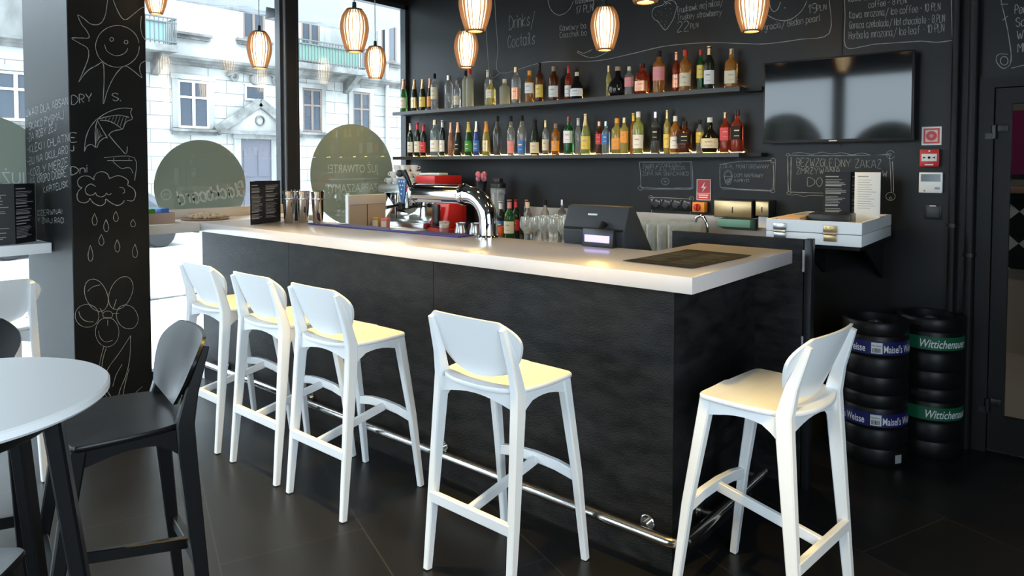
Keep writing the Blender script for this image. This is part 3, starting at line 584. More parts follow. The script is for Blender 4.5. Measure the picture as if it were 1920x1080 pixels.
# rear street windows, behind the viewer; they light the room
posts = [(0, .12), (1.60, 1.78), (3.43, 3.55)]
for i, (a, b_) in enumerate(posts): struct('trim_%d' % (i + 6), box(new(), a, b_, -8.08, -7.97, 0, 3.0), 'frame')
for i in range(2):
    a, b_ = posts[i][1], posts[i + 1][0]
    w_ = struct('window_%d' % (i + 6), box(new(), a, b_, -8.044, -8.036, .05, 3.0), 'pane')
    f = new(); box(f, a, b_, -8.07, -8.0, 0, .08); box(f, a, b_, -8.07, -8.0, 2.94, 3.0); obj('window_frame', f, 'frame', w_, sharp=0)
    if i < 2:
        c = ((.82, 1.70), (2.45, 1.5))[i]
        obj('frosted_film', prism(new(), [(c[0] + .66 * math.cos(k * PI / 24), c[1] + .7 * math.sin(k * PI / 24)) for k in range(48)], -8.056, -8.053, 'y'), 'frost', w_)
# ---- chalk on the walls
FN = {'B': lambda a, h: (a, -.0022, h), 'C': lambda a, h: (.7752, a, h), 'L': lambda a, h: (a, -3.0512, h)}
NAMES = {'B': ('chalk_drawing', 'chalk_writing', wb), 'C': ('chalk_drawing', 'chalk_writing', colm), 'L': ('chalk_drawing', 'chalk_writing', colm)}
for pl in 'BCL':
    d = new(); t = new()
    for p_, wd, pts in CHALK_LINES:
        if p_ == pl: stroke2d(d, pts, wd * (.55 if pl == 'C' else .65), FN[pl])
    for p_, wd, s, A, B_, hh in CHALK_TEXT:
        if p_ != pl: continue
        st, W_ = strokes(s); dx, dz = (B_[0] - A[0]) / W_, (B_[1] - A[1]) / W_
        for q in st: stroke2d(t, [(A[0] + a * dx, A[1] + a * dz + h * hh) for a, h in q], wd * .62, FN[pl])
    if pl != 'L': obj(NAMES[pl][0], d, 'chalk', NAMES[pl][2], sharp=0)
    else: d.free()
    obj(NAMES[pl][1], t, 'chalk', NAMES[pl][2], sharp=0)
# ---- door to the next room
dr = new()
box(dr, 4.51, 4.575, -.03, .12, 0, 1.95); box(dr, 5.39, 5.45, -.03, .12, 0, 1.95); box(dr, 4.575, 5.39, -.03, .12, 1.90, 1.95)
door = struct('door_1', dr, 'dark')
lf = new(); box(lf, 4.58, 4.648, -.012, .04, .01, 1.895); box(lf, 5.32, 5.385, -.012, .04, .01, 1.895); box(lf, 4.648, 5.32, -.012, .04, .01, .19); box(lf, 4.648, 5.32, -.012, .04, 1.815, 1.895)
obj('door_leaf', lf, 'dark', door, sharp=0)
obj('door_glass', box(new(), 4.648, 5.32, .012, .02, .19, 1.815), 'pane', door, sharp=0)
for z in (1.665, .24):
    h = new(); cyl(h, (4.578, -.025, 0), .014, z - .03, z + .045, 12, bev=.003); box(h, 4.578, 4.635, -.02, -.012, z + .005, z + .045, bev=.002); box(h, 4.54, 4.578, -.036, -.03, z - .03, z + .0)
    obj('hinge', h, 'black', door)
# next room, seen through the door glass
struct('floor_2', box(new(), 3.6, 7, .2, 3.2, -.1, 0), M['beige'])
n2 = new(); box(n2, 3.5, 7, 3.2, 3.3, 0, 3.0); struct('wall_far', n2, noisy(mat('next_wall', (.3, .3, .28), .7), (.20, .22, .19), (.34, .35, .30), 2, 4))
struct('ceiling_2', box(new(), 3.5, 7, .2, 3.3, 3.0, 3.1), 'ceil')
struct('wall_next', box(new(), 3.5, 3.6, .2, 3.2, 0, 3.0), 'ceil'); struct('wall_side', box(new(), 7, 7.1, .2, 3.2, 0, 3.0), 'ceil')
mg = new(); box(mg, 3.9, 6.8, 3.15, 3.19, 1.42, 1.98); o = obj('wall_panel', mg, 'magenta', sharp=0); tag(o, 'magenta wall panel seen through the door glass at the right', 'panel')
ck = mat('harlequin_tiles', (.5, .5, .5), .25); n, l, b = nodes(ck)
tc = n.new('ShaderNodeTexCoord'); mp = n.new('ShaderNodeMapping'); mp.inputs['Rotation'].default_value = (0, PI / 4, 0); ch = n.new('ShaderNodeTexChecker'); ch.inputs['Scale'].default_value = 5.6
ch.inputs['Color1'].default_value = (.55, .56, .55, 1); ch.inputs['Color2'].default_value = (.012, .012, .012, 1)
l.new(tc.outputs['Object'], mp.inputs[0]); l.new(mp.outputs[0], ch.inputs['Vector']); l.new(ch.outputs[0], b.inputs['Base Color'])
cb = thing('serving_counter', 'serving counter with a black and white diamond front seen through the door', 'counter', (4.9, 2.4, 0))
obj('front', box(new(), -.9, 1.4, -.02, .02, .68, 1.28), ck, cb, sharp=0)
obj('top', box(new(), -.95, 1.45, -.08, .5, 1.28, 1.33, bev=.005), 'brown', cb)
obj('plinth', box(new(), -.9, 1.4, .02, .45, 0, .68), 'beige', cb, sharp=0)
lg = thing('ceiling_light', 'round ceiling light of the room behind the glazed door', 'lamp', (5.0, 1.4, 3.0))  # unseen light, added so the room behind the door is not dark
obj('diffuser', lathe(new(), [(0, -.05), (.13, -.05), (.17, -.02), (.17, 0), (0, 0)], 24), mat('next_lamp', (1, 1, 1), .5, emit=(1, .93, .82), es=16), lg)
# pipes on the back wall beside the door
for x, r_, lb in ((4.405, .020, 'thin black pipe running up the wall, the one farther from the door'), (4.485, .024, 'thicker black pipe running up the wall right beside the door frame')):
    p = thing('wall_pipe', lb, 'pipe', (x, -.035, 0))
    obj('pipe', cyl(new(), (0, 0, 0), r_, 0, 3.3, 16), 'dark', p)
    for z in ((1.17, 2.6) if r_ < .022 else (1.02, 2.4)):
        c = new(); lathe(c, [(r_ + .001, z), (r_ + .006, z), (r_ + .006, z + .02), (r_ + .001, z + .02)], 16); box(c, -.01, .01, r_ * .8, .035, z + .004, z + .016); obj('clamp', c, 'black', p)

# ================================================================ outside
struct('street', box(new(), -40, 20, -40, 40, -.25, -.15), 'pavement')
so = new(); box(so, -1.42, -.1, -3.0, .6, 2.99, 3.2); struct('canopy', so, 'soffit')
struct('wall_upper', box(new(), 0, 7.1, -8.1, 24, 3.5, 15), 'facade')  # upper storeys out of view, added to keep sky light off the facade
struct('kerb', box(new(), -3.95, -3.8, -30, 30, -.15, -.13), M['facade2'])
struct('wall_plaza', box(new(), -26, -25, -60, -4, -.15, 7.5), 'facade')  # unseen block, added to keep bright low sky out of the column's sheen
bl = thing('apartment_building', 'pale old apartment building with balconies across the street', 'building', (-15, 0, -.15))
up = .15
obj('wall', box(new(), -6, 0, -.9, 26, 4.35 + up, 12), 'facade', bl, sharp=0)
rus = noisy(mat('rusticated_plaster', (.4, .4, .38), .85), (.24, .235, .22), (.41, .41, .395), .8, 8, lo=.28, hi=.55); n, l, b = nodes(rus)
tc = n.new('ShaderNodeTexCoord'); sx = n.new('ShaderNodeSeparateXYZ'); cx = n.new('ShaderNodeCombineXYZ'); br = n.new('ShaderNodeTexBrick'); mix = n.new('ShaderNodeMix'); mix.data_type = 'RGBA'
br.inputs['Scale'].default_value = 1; br.inputs['Brick Width'].default_value = 1.1; br.inputs['Row Height'].default_value = .38; br.inputs['Mortar Size'].default_value = .012
br.inputs['Color1'].default_value = (1, 1, 1, 1); br.inputs['Color2'].default_value = (.93, .93, .93, 1); br.inputs['Mortar'].default_value = (.35, .35, .34, 1)
src = b.inputs['Base Color'].links[0].from_socket
l.new(tc.outputs['Object'], sx.inputs[0]); l.new(sx.outputs[1], cx.inputs[0]); l.new(sx.outputs[2], cx.inputs[1]); l.new(cx.outputs[0], br.inputs['Vector'])
mix.blend_type = 'MULTIPLY'; mix.inputs[0].default_value = 1; l.new(src, mix.inputs[6]); l.new(br.outputs['Color'], mix.inputs[7]); l.new(mix.outputs[2], b.inputs['Base Color'])
obj('rusticated_wall', box(new(), -6, 0, -.9, 26, 0, 4.35 + up), rus, bl, sharp=0)
co = new()
prism(co, [(-.1, 4.34 + up), (.10, 4.34 + up), (.12, 4.40 + up), (.22, 4.43 + up), (.24, 4.47 + up), (.36, 4.50 + up), (.38, 4.57 + up), (-.1, 4.62 + up)], 0, 1, 'y')
for v in co.verts: v.co.y = -.9 if v.co.y < .5 else 26
obj('cornice', co, 'facade2', bl, sharp=0)
def fwin(y0, y1, z0, z1, frame='facade', tr=None, mid=True, sill=True, deep=.06, gl='facwin', surround=True):
    z0 += up; z1 += up
    f = new()
    if surround:
        for a in ((y0 - .16, y0), (y1, y1 + .16)): box(f, -.02, .05, a[0], a[1], z0, z1 + .14)
        box(f, -.02, .07, y0 - .2, y1 + .2, z1 + .02, z1 + .16)
        w_ = obj('window', f, 'facade', bl, sharp=0)
    else:
        box(f, -.02, .03, y0 - .05, y1 + .05, z1, z1 + .05); w_ = obj('window', f, 'facade', bl, sharp=0)
    g = new(); box(g, .004, .014, y0, y1, z0, z1); obj('pane', g, gl, w_, sharp=0)
    s = new(); m_ = (y0 + y1) / 2
    for a, c in ((y0, y0 + .06), (y1 - .06, y1)) + (((m_ - .04, m_ + .04),) if mid else ()): box(s, .012, .04, a, c, z0, z1)
    for a in (z0, z1 - .06) + ((tr + up,) if tr else ()): box(s, .012, .038, y0, y1, a, a + .06)
    obj('sash', s, frame, w_, sharp=0)
    if sill:
        q = new(); box(q, 0, .20, y0 - .22, y1 + .22, z0 - .10, z0 - .03); box(q, 0, .12, y0 - .18, y1 + .18, z0 - .20, z0 - .10); obj('sill', q, 'facade2', w_, sharp=0)
whitew = mat('white_sash', (.55, .56, .56), .6)
fwin(4.60, 5.5, 2.57, 3.93, whitew, 3.42, True, gl='facwin'); fwin(.3, 1.2, 2.57, 3.75, whitew, 3.3)
fwin(8.62, 9.36, 2.61, 4.02, 'timber', 3.45); fwin(10.62, 11.38, 2.61, 4.06, 'timber', 3.45)
fwin(6.62, 7.31, 3.49, 3.97, whitew, None, False, False, surround=False)
fwin(4.68, 5.35, 5.3, 7.1, whitew, 6.6, gl='curtain'); fwin(6.58, 7.30, 5.36, 7.1, 'timber', 6.6); fwin(8.60, 9.30, 4.9, 6.55, 'timber', None, sill=False); fwin(11.9, 12.6, 5.3, 7.1, 'timber', 6.6); fwin(2.4, 3.1, 4.9, 6.6, whitew, None, sill=False); fwin(14, 14.8, 2.57, 3.9, 'timber', 3.4)
# entrance with pediment and scrolls
e = new(); box(e, -.02, .06, 6.25, 6.46, 0, 2.42 + up); box(e, -.02, .06, 7.47, 7.68, 0, 2.42 + up); box(e, -.02, .10, 6.2, 7.73, 2.31 + up, 2.45 + up)
dd = obj('entrance', e, 'facade', bl, sharp=0)
g = new(); box(g, -.01, .03, 6.46, 7.47, 0, 2.31 + up); box(g, .03, .045, 6.55, 6.92, .3, 1.1); box(g, .03, .045, 7.02, 7.38, .3, 1.1); box(g, .03, .045, 6.55, 6.92, 1.3, 2.1); box(g, .03, .045, 7.02, 7.38, 1.3, 2.1)
obj('entrance_door', g, mat('grey_door', (.085, .085, .105), .5), dd, sharp=0)
pe = new(); prism(pe, [(5.85, 2.55 + up), (8.25, 2.55 + up), (7.05, 3.38 + up)], 0, .12, 'x'); obj('pediment', pe, 'facade', bl, sharp=0)
rk = new()
tube(rk, [(.14, 5.66, 2.50 + up), (.14, 7.05, 3.44 + up)], (.07, .14), square=True); tube(rk, [(.14, 8.44, 2.50 + up), (.14, 7.05, 3.44 + up)], (.07, .14), square=True); box(rk, 0, .26, 5.72, 8.38, 2.44 + up, 2.54 + up)
lathe(rk, [(.12, .12), (.16, .12), (.16, .17), (.12, .17)], 20, (0, 7.05, 2.88 + up), axis='x')
obj('pediment_moulding', rk, 'facade2', bl, sharp=0)
sc = new()
for s_ in (-1, 1):
    c = (6.96 + s_ * .72, 4.15 + up)
    tube(sc, [(.08, c[0] + s_ * (.19 - .012 * k) * math.cos(k * PI / 5), c[1] + (.19 - .012 * k) * math.sin(k * PI / 5)) for k in range(14)], .045, 8)
    tube(sc, [(.08, c[0] + s_ * .17, c[1] + .05), (.08, c[0] - s_ * .2, c[1] + .19), (.08, 6.96, c[1] + .14)], .05, 8)
lathe(sc, [(0, .12), (.16, .1), (.19, .0)], 16, (0, 6.96, 4.14 + up), axis='x')
obj('scroll_ornament', sc, 'facade2', bl)
def balcony(y0, y1, zs, zt, screen):
    b_ = new(); box(b_, 0, .9, y0, y1, zs - .18 + up, zs + up); 
    for y in (y0 + .25, y1 - .25): prism(b_, [(0, zs - .75 + up), (.12, zs - .7 + up), (.75, zs - .25 + up), (.75, zs - .18 + up), (0, zs - .18 + up)], y - .1, y + .1, 'y')
    B_ = obj('balcony', b_, 'facade2', bl, sharp=0)
    r_ = new(); n_ = int((y1 - y0) / .11)
    for k in range(n_ + 1): box(r_, .855, .875, y0 + .02 + k * (y1 - y0 - .04) / n_ - .01, y0 + .02 + k * (y1 - y0 - .04) / n_ + .01, zs + up, zt + up)
    for z in (zs + .06, zt - .12, zt): box(r_, .84, .89, y0, y1, z + up, z + .035 + up)
    for y in (y0, y1 - .03):
        for z in (zs + .06, zt): box(r_, 0, .88, y, y + .03, z + up, z + .035 + up)
        for k in range(7): box(r_, .1 + k * .11, .12 + k * .11, y, y + .025, zs + up, zt + up)
    obj('railing', r_, 'rail2', B_, sharp=0)
    s_ = new(); box(s_, .83, .84, y0 + .05, y1 - .3, zs + .08 + up, zt - .1 + up); obj('screen', s_, screen, B_, sharp=0)
balcony(1.6, 4.23, 4.73, 5.42, mat('turquoise_screen', (.22, .36, .38), .6)); balcony(7.86, 10.6, 4.72, 5.42, 'balc')
obj('downpipe', cyl(new(), (.1, 12.1, 0), .07, 0, 11, 12), 'cord', bl)
# parked car, mostly hidden below the sill
cr = thing('parked_car', 'dark grey parked car seen under the window counter', 'car', (-10.2, .4, -.15))
cb = new(); prism(cb, [(-2.0, .25), (2.0, .25), (2.05, .62), (1.5, .78), (.75, 1.34), (-.9, 1.38), (-1.75, .85), (-2.05, .75)], -.82, .82, 'x', bev=.06); obj('body', cb, 'car', cr)
g = new(); prism(g, [(1.25, .82), (.7, 1.28), (-.85, 1.31), (-1.45, .86)], -.835, .835, 'x'); obj('side_windows', g, 'facwin', cr, sharp=0)
for y in (-1.25, 1.3):
    for x in (-.74, .74): obj('wheel', cyl(new(), (x, y, .31), .31, -.1, .1, 24, axis='x', bev=.03), 'tyre', cr)
fl = thing('floodlight', 'small black floodlight fixed outside by the window post', 'lamp', (-.2, -1.22, 2.70))
b_ = new(); prism(b_, [(-.08, 0), (.06, 0), (.06, .07), (-.06, .10)], -.06, .10, 'y', bev=.004); obj('housing', b_, 'black', fl)
b_ = new(); box(b_, -.01, .02, 0, .03, .08, .30); obj('bracket', b_, 'black', fl)
# ================================================================ the bar
bar = thing('bar_counter', 'long black L-shaped bar with thick white counter top and steel foot rail', 'bar', (0, 0, 0))
obj('counter_top', prism(new(), [(.464, -2.206), (3.964, -2.206), (3.964, -1.213), (3.52, -1.213), (3.52, -1.64), (.464, -1.64)], 1.064, 1.123, bev=.003), 'counter', bar)
for a, b_ in ((.222, 1.307), (1.310, 2.560), (2.563, 3.83)): obj('front_panel', box(new(), a, b_, -2.073, -2.04, 0, 1.063), 'bar', bar, sharp=0)
obj('end_panel', box(new(), 3.80, 3.83, -2.04, -1.296, 0, 1.063), 'bar', bar, sharp=0)
obj('inner_panel', box(new(), 3.50, 3.80, -1.33, -1.30, 0, 1.063), 'dark', bar, sharp=0)
obj('edge_strip', box(new(), .180, .221, -2.073, -2.03, 0, 1.062), 'white', bar, sharp=0)
obj('service_shelf', box(new(), .5, 3.5, -2.03, -1.28, .90, .94, bev=.004), 'steel', bar)
rl = new(); rc = []
for k in range(7):
    a = k / 6 * PI / 2; rc.append((3.845 + .06 * math.sin(a), -2.09 - .06 * math.cos(a), .155))
tube(rl, [(.30, -2.15, .155), (1.5, -2.15, .155), (3.2, -2.15, .155)] + rc + [(3.905, -1.8, .155), (3.905, -1.36, .155)], .019, 14)
fr = obj('foot_rail', rl, 'rail', bar, sharp=50)
for x in (.55, 1.53, 2.63, 3.73):
    b_ = new(); cyl(b_, (x, 0, .155), .012, -2.135, -2.07, 12, axis='y'); cyl(b_, (x, 0, .155), .030, -2.082, -2.073, 20, axis='y', bev=.003); obj('rail_bracket', b_, 'rail', fr)
for y in (-1.86, -1.42):
    b_ = new(); cyl(b_, (0, y, .155), .012, 3.83, 3.89, 12, axis='x'); cyl(b_, (0, y, .155), .030, 3.83, 3.839, 20, axis='x', bev=.003); obj('rail_bracket', b_, 'rail', fr)
# counters along the window
wc = thing('window_counter', 'pale counter along the window between the black column and the bar', 'counter', (0, 0, 0))
obj('board', box(new(), .034, .462, -2.645, -1.305, 1.064, 1.123, bev=.002), 'sillwood', wc)
obj('upstand', box(new(), .034, .052, -2.645, -1.305, 1.1235, 1.19, bev=.002), 'sillwood', wc)
wc = thing('window_counter', 'white window counter left of the column with a black menu card on it', 'counter', (0, 0, 0))
obj('board', box(new(), .034, .462, -4.6, -3.056, 1.003, 1.061, bev=.002), 'white', wc)
obj('upstand', box(new(), .034, .05, -4.6, -3.056, 1.0615, 1.10, bev=.002), 'sillwood', wc)
# gate at the end of the bar
gt = thing('bar_gate', 'black wooden gate closing the passage behind the bar end', 'gate', (0, 0, 0))
obj('panel', box(new(), 3.30, 3.965, -1.065, -1.035, .0, 1.158, bev=.002), 'bar', gt)
obj('hinge_post', box(new(), 3.972, 4.004, -1.075, -1.025, 0, 1.162, bev=.002), 'black', gt)
for z in (1.06, .66): obj('hinge', cyl(new(), (3.968, -1.07, 0), .007, z - .05, z + .05, 10), 'cord', gt)
# ================================================================ back bar
bb = thing('back_counter', 'back counter with steel worktop along the bottle wall', 'counter', (0, 0, 0))
obj('body', box(new(), .47, 3.45, -.58, -.03, 0, .90), 'dark', bb, sharp=0)
obj('worktop', prism(new(), [(.055, -.022), (3.47, -.022), (3.47, -.62), (.80, -.62), (.80, -.86), (.47, -.86), (.47, -.62), (.055, -.62)], .90, .94, bev=.003), 'steel', bb)
obj('splashback', box(new(), 1.45, 3.48, -.021, -.003, .9405, 1.168), mat('splash_steel', (.50, .42, .36), .3, .8), bb, sharp=0)  # warm lamp reflection is put into the steel colour
cbn = thing('partition_panel', 'beige panel with pale top band standing behind the bar before the window', 'panel', (0, 0, 0))
obj('board', box(new(), .428, .455, -1.0, -.63, 0, 1.184, bev=.001), 'beige', cbn, sharp=0)
obj('top_band', box(new(), .424, .462, -1.0, -.63, 1.1845, 1.262, bev=.003), 'sillwood', cbn)
obj('edge_strip', box(new(), .424, .458, -1.012, -1.0005, 0, 1.262), 'white', cbn, sharp=0)
obj('joint', box(new(), .4552, .4565, -.825, -.819, 0, 1.184), 'dark', cbn, sharp=0)

def menu_lines(n, w_, h0, h1, dense=1):
    out = []; z = h1; 
    while z > h0:
        big = R.random() < .22
        hh = .006 if big else .003
        out.append((.01, .01 + w_ * (R.uniform(.5, .75) if big else R.uniform(.55, .92)), z, hh)); z -= (.016 if big else .0085) * dense
    return out
def folded_menu(name, label, pts, z, h, group=None, colr='black', lines='dim'):
    """a standing folded card; pts are the fold lines on the table"""
    t_ = thing(name, label, 'menu', (*pts[0], z), group=group)
    o = Vector((*pts[0], 0))
    for A, B in zip(pts, pts[1:]):
        a = Vector((*A, 0)) - o; d = Vector((*B, 0)) - Vector((*A, 0)); L = d.length; d.normalize(); nn = Vector((d.y, -d.x, 0))
        b_ = new()
        for s_ in (0,):
            q = [a, a + d * L, a + d * L - nn * .0018, a - nn * .0018]
            lo = [b_.verts.new(v) for v in q]; hi = [b_.verts.new(v + Vector((0, 0, h))) for v in q]
            b_.faces.new(lo); b_.faces.new(hi)
            for k in range(4): b_.faces.new((lo[k], lo[(k + 1) % 4], hi[(k + 1) % 4], hi[k]))
        c = obj('card_panel', b_, colr, t_, sharp=0)
        p = new()
        join_flat(p, lambda u, v: tuple(a + d * u + nn * .0006 + Vector((0, 0, v))), menu_lines(9, L - .02, .03, h - .03))
        obj('printed_text', p, lines, c, sharp=0)
    return t_
folded_menu('menu_card', 'black folded menu card standing on the window end of the bar', [(.915, -2.095), (.875, -1.973), (.80, -1.815), (.78, -1.99)], 1.1235, .275)
folded_menu('menu_card', 'black folded menu card standing on the white window counter at far left', [(.40, -3.42), (.412, -3.215), (.30, -3.085), (.25, -3.30)], 1.0615, .335)
# shakers
def shaker(x, y, lab, first=[]):
    if first: return dup(first[0], (x, y, 1.1235), R.uniform(0, 3), lab)
    t_ = thing('cocktail_shaker', lab, 'shaker', (x, y, 1.1235), group='steel shakers on the bar')
    obj('cup', lathe(new(), [(0, 0), (.030, 0), (.032, .004), (.044, .20), (.0455, .205), (.0445, .207), (.0425, .20), (.030, .006), (0, .006)], 28), 'chrome', t_)
    obj('band', lathe(new(), [(.0405, .150), (.042, .152), (.0425, .160), (.0415, .162)], 28), 'steel', t_)
    first.append(t_); return t_
shaker(.905, -1.815, 'tall steel shaker cup nearest the black folded menu on the bar')
shaker(.99, -1.765, 'tall steel shaker cup in the middle of the three on the bar')
shaker(1.085, -1.715, 'tall steel shaker cup farthest from the folded menu on the bar')
t_ = thing('straw_holder', 'black round straw holder between folded menu and steel shakers', 'holder', (.80, -1.70, 1.1235))
obj('pot', lathe(new(), [(0, 0), (.04, 0), (.042, .003), (.042, .17), (.039, .17), (.038, .006), (0, .006)], 24), 'black', t_)
for k in range(7):
    a = k * .9; obj('straw', tube(new(), [(.012 * math.cos(a), .012 * math.sin(a), .008), (.028 * math.cos(a), .028 * math.sin(a), .21)], .003, 6), 'paper' if k % 2 else 'black', t_)
# bar mat
t_ = obj('bar_mat', box(new(), -.66, .66, -.062, .062, 0, .008, bev=.003), 'purple', None, (1.80, -1.755, 1.1235), math.radians(1.2)); tag(t_, 'long blue rubber bar mat lying along the inner edge of the bar', 'mat')
for x, y, l_, lb in ((1.30, -1.745, .17, 'small white paper napkin on the bar mat near the shakers'), (1.98, -1.725, .20, 'white napkin on the bar mat in front of the beer tap cylinder')):
    t_ = obj('paper_napkin', box(new(), -l_ / 2, l_ / 2, -.04, .04, 0, .003), 'paper', None, (x, y, 1.1318), .05); tag(t_, lb, 'napkin')
# beer tap
bt = thing('beer_tap', 'polished chrome beer tap with thick curved pipe on the bar', 'beer tap', (2.575, -1.695, 1.1235))
obj('flange', lathe(new(), [(0, 0), (.07, 0), (.07, .006), (.055, .012), (.052, .014)], 32), 'chrome', bt)
arc = [(0, 0, .01), (0, 0, .07)] + [(-.14 + .14 * math.cos(a), 0, .085 + .135 * math.sin(a)) for a in [k * PI / 2 / 8 for k in range(0, 9)]] + [(-.165, 0, .22)]
obj('column', tube(new(), arc, .047, 28, up=(0, 1, 0)), 'chrome', bt, sharp=60)
hb = new(); cyl(hb, (0, 0, .22), .053, -.55, -.17, 32, axis='x', bev=.006); obj('barrel', hb, 'chrome', bt)
for x in (-.565, -.185): obj('collar', lathe(new(), [(.045, x - .006), (.058, x), (.060, x + .012), (.056, x + .022), (.045, x + .024)], 32, (0, 0, .22), axis='x'), 'chrome', bt)
sp = new(); tube(sp, [(-.57, 0, .22), (-.62, 0, .22), (-.632, 0, .205), (-.634, 0, .13)], .011, 12); tube(sp, [(-.60, 0, .22), (-.60, 0, .25)], .014, 12); sp_ = obj('spout', sp, 'chrome', bt)
hd = new(); tube(hd, [(-.60, 0, .25), (-.612, -.02, .31), (-.63, -.03, .345)], [.012, .014, .018], 12); lathe(hd, [(0, -.022), (.016, -.018), (.022, 0), (.016, .018), (0, .022)], 16, (-.655, -.035, .33)); obj('tap_handle', hd, 'black', bt)
bd = new(); prism(bd, [(-.66, .30), (-.585, .30), (-.595, .20), (-.612, .155), (-.635, .19)], -.052, -.040, 'y', bev=.003); b0 = obj('tap_badge', bd, mat('blue_badge', (.03, .10, .24), .3), bt)
b_ = new()
for x, z in ((-.64, .285), (-.62, .285), (-.60, .285), (-.63, .262), (-.61, .262), (-.62, .24), (-.622, .215)): cyl(b_, (x, 0, z), .005, -.0535, -.052, 10, axis='y')
obj('badge_dots', b_, 'print', b0)
# cash register
cr = thing('cash_register', 'dark grey cash register screen with blue customer display behind the bar', 'cash register', (0, 0, 0))
ps = mat('register_grey', (.045, .048, .053), .5, spec=.3)
b_ = new(); prism(b_, [(-1.585, .9405), (-1.620, 1.19), (-1.612, 1.205), (-1.575, 1.305), (-1.53, 1.31), (-1.30, 1.02), (-1.28, .9405)], 3.0, 3.345, 'x', bev=.006); ho = obj('housing', b_, ps, cr)
b_ = new(); prism(b_, [(-1.618, 1.192), (-1.624, 1.198), (-1.620, 1.204), (-1.614, 1.204)], 3.01, 3.335, 'x'); obj('groove', b_, 'black', cr)
b_ = new(); box(b_, 3.13, 3.18, -1.595, -1.588, 1.262, 1.270); obj('badge', b_, 'print', cr)
b_ = new(); prism(b_, [(-1.685, 1.1236), (-1.645, 1.1236), (-1.655, 1.205), (-1.675, 1.208)], 3.155, 3.325, 'x', bev=.004); cdp = obj('customer_display', b_, 'black', cr)
b_ = new(); box(b_, 3.17, 3.305, -1.6825, -1.680, 1.145, 1.178); obj('lit_display', b_, 'lcd', cdp, sharp=0)
b_ = new(); tube(b_, [(3.24, -1.66, 1.2), (3.24, -1.635, 1.23), (3.24, -1.615, 1.22)], .014, 10); obj('display_arm', b_, 'black', cdp)
# printed sheet on the counter
ms = thing('menu_sheet', 'black printed menu sheet lying flat on the bar corner', 'menu', (3.742, -1.775, 1.1236), math.radians(-3))
b_ = new(); n_ = 10
top = []; 
for j in range(n_ + 1):
    y = -.25 + .5 * j / n_; z = .001 + .010 * max(0, abs(y) / .25 - .55) ** 2
    top.append((y, z))
for (y0, z0), (y1, z1) in zip(top, top[1:]):
    q = [b_.verts.new(v) for v in ((-.15, y0, z0), (.15, y0, z0), (.15, y1, z1), (-.15, y1, z1))]; q2 = [b_.verts.new((v.co.x, v.co.y, v.co.z + .0012)) for v in q]
    b_.faces.new(q); b_.faces.new(q2)
    for k in range(4): b_.faces.new((q[k], q[(k + 1) % 4], q2[(k + 1) % 4], q2[k]))
bmesh.ops.remove_doubles(b_, verts=b_.verts[:], dist=1e-5)
sh = obj('sheet', b_, 'ink', ms, sharp=0)
b_ = new()
for col_ in range(2):
    for k in range(30):
        y = -.17 + k * .0115; x0 = -.135 + col_ * .14
        if R.random() < .25: continue
        join_flat(b_, lambda u, v: (u, v, .00285), [(x0, x0 + R.uniform(.07, .125), y, .0022)])
obj('printed_text', b_, 'dim', sh, sharp=0)
# ---- things on the window counter
t_ = thing('wooden_crate', 'small pale wooden crate on the window counter beside the black column', 'crate', (.24, -2.46, 1.1235))
b_ = new(); box(b_, -.10, .10, -.15, -.14, 0, .065); box(b_, -.10, .10, .14, .15, 0, .065); box(b_, -.10, -.09, -.14, .14, 0, .065); box(b_, .09, .10, -.14, .14, 0, .065); box(b_, -.09, .09, -.14, .14, 0, .008)
obj('crate', b_, mat('crate_wood', (.42, .30, .24), .6), t_, sharp=0)
for x, y, m_, lb, w_ in ((.25, -2.505, 'green', 'green packet lying in the wooden crate by the column', .17), (.22, -2.36, 'blue', 'blue packet at the end of the wooden crate by the column', .055)):
    b_ = new(); box(b_, -.07, .07, -w_ / 2, w_ / 2, 0, .085, bev=.006); tag(obj('snack_packet', b_, m_, None, (x - .01 if w_ > .1 else x + .02, y, 1.1325)), lb, 'packet')
t_ = thing('serving_tray', 'round wooden serving tray with nuts on the window counter', 'tray', (.24, -2.06, 1.1235))
obj('tray', lathe(new(), [(0, 0), (.15, 0), (.165, .012), (.162, .014), (.148, .006), (0, .006)], 36), 'brown', t_)
b_ = new()
for k in range(150):
    a = R.uniform(0, 2 * PI); r_ = .125 * math.sqrt(R.random()); g = bmesh.ops.create_icosphere(b_, subdivisions=1, radius=R.uniform(.008, .014)); bmesh.ops.translate(b_, vec=(r_ * math.cos(a), r_ * math.sin(a), .022 + .025 * (1 - r_ / .13) * R.random()), verts=g['verts'])
o = obj('snack_nuts', b_, mat('nuts', (.55, .42, .28), .6)); o.location = (.24, -2.06, 1.1235); tag(o, 'pile of nuts lying on the round wooden tray', 'nuts'); o['kind'] = 'stuff'
# ---- coffee corner on the back counter
cm = thing('coffee_machine', 'chrome and red espresso machine with cups on top behind the bar', 'coffee machine', (.24, -.56, .9405))
b_ = new()
for x in (.06, .52):
    for y in (.06, .42): cyl(b_, (x, y, 0), .02, 0, .05, 12)
obj('feet', b_, 'black', cm)
obj('body', box(new(), .03, .57, .20, .50, .05, .33, bev=.012), 'chrome', cm)
b_ = new(); box(b_, .0, .60, .02, .50, .33, .395, bev=.010); obj('cup_warmer', b_, 'steel', cm)
obj('front_band', box(new(), .30, .60, .008, .02, .34, .392, bev=.004), 'red', cm)
obj('drip_tray', box(new(), .0, .6, .0, .24, .045, .09, bev=.008), 'steel', cm)
for x in (.015, .585): obj('side_panel', prism(new(), [(.02, .05), (.50, .05), (.50, .40), (.02, .40), (.10, .30), (.18, .2), (.10, .10)], x - .012, x + .012, 'x'), 'chrome' if x < .3 else 'red', cm)
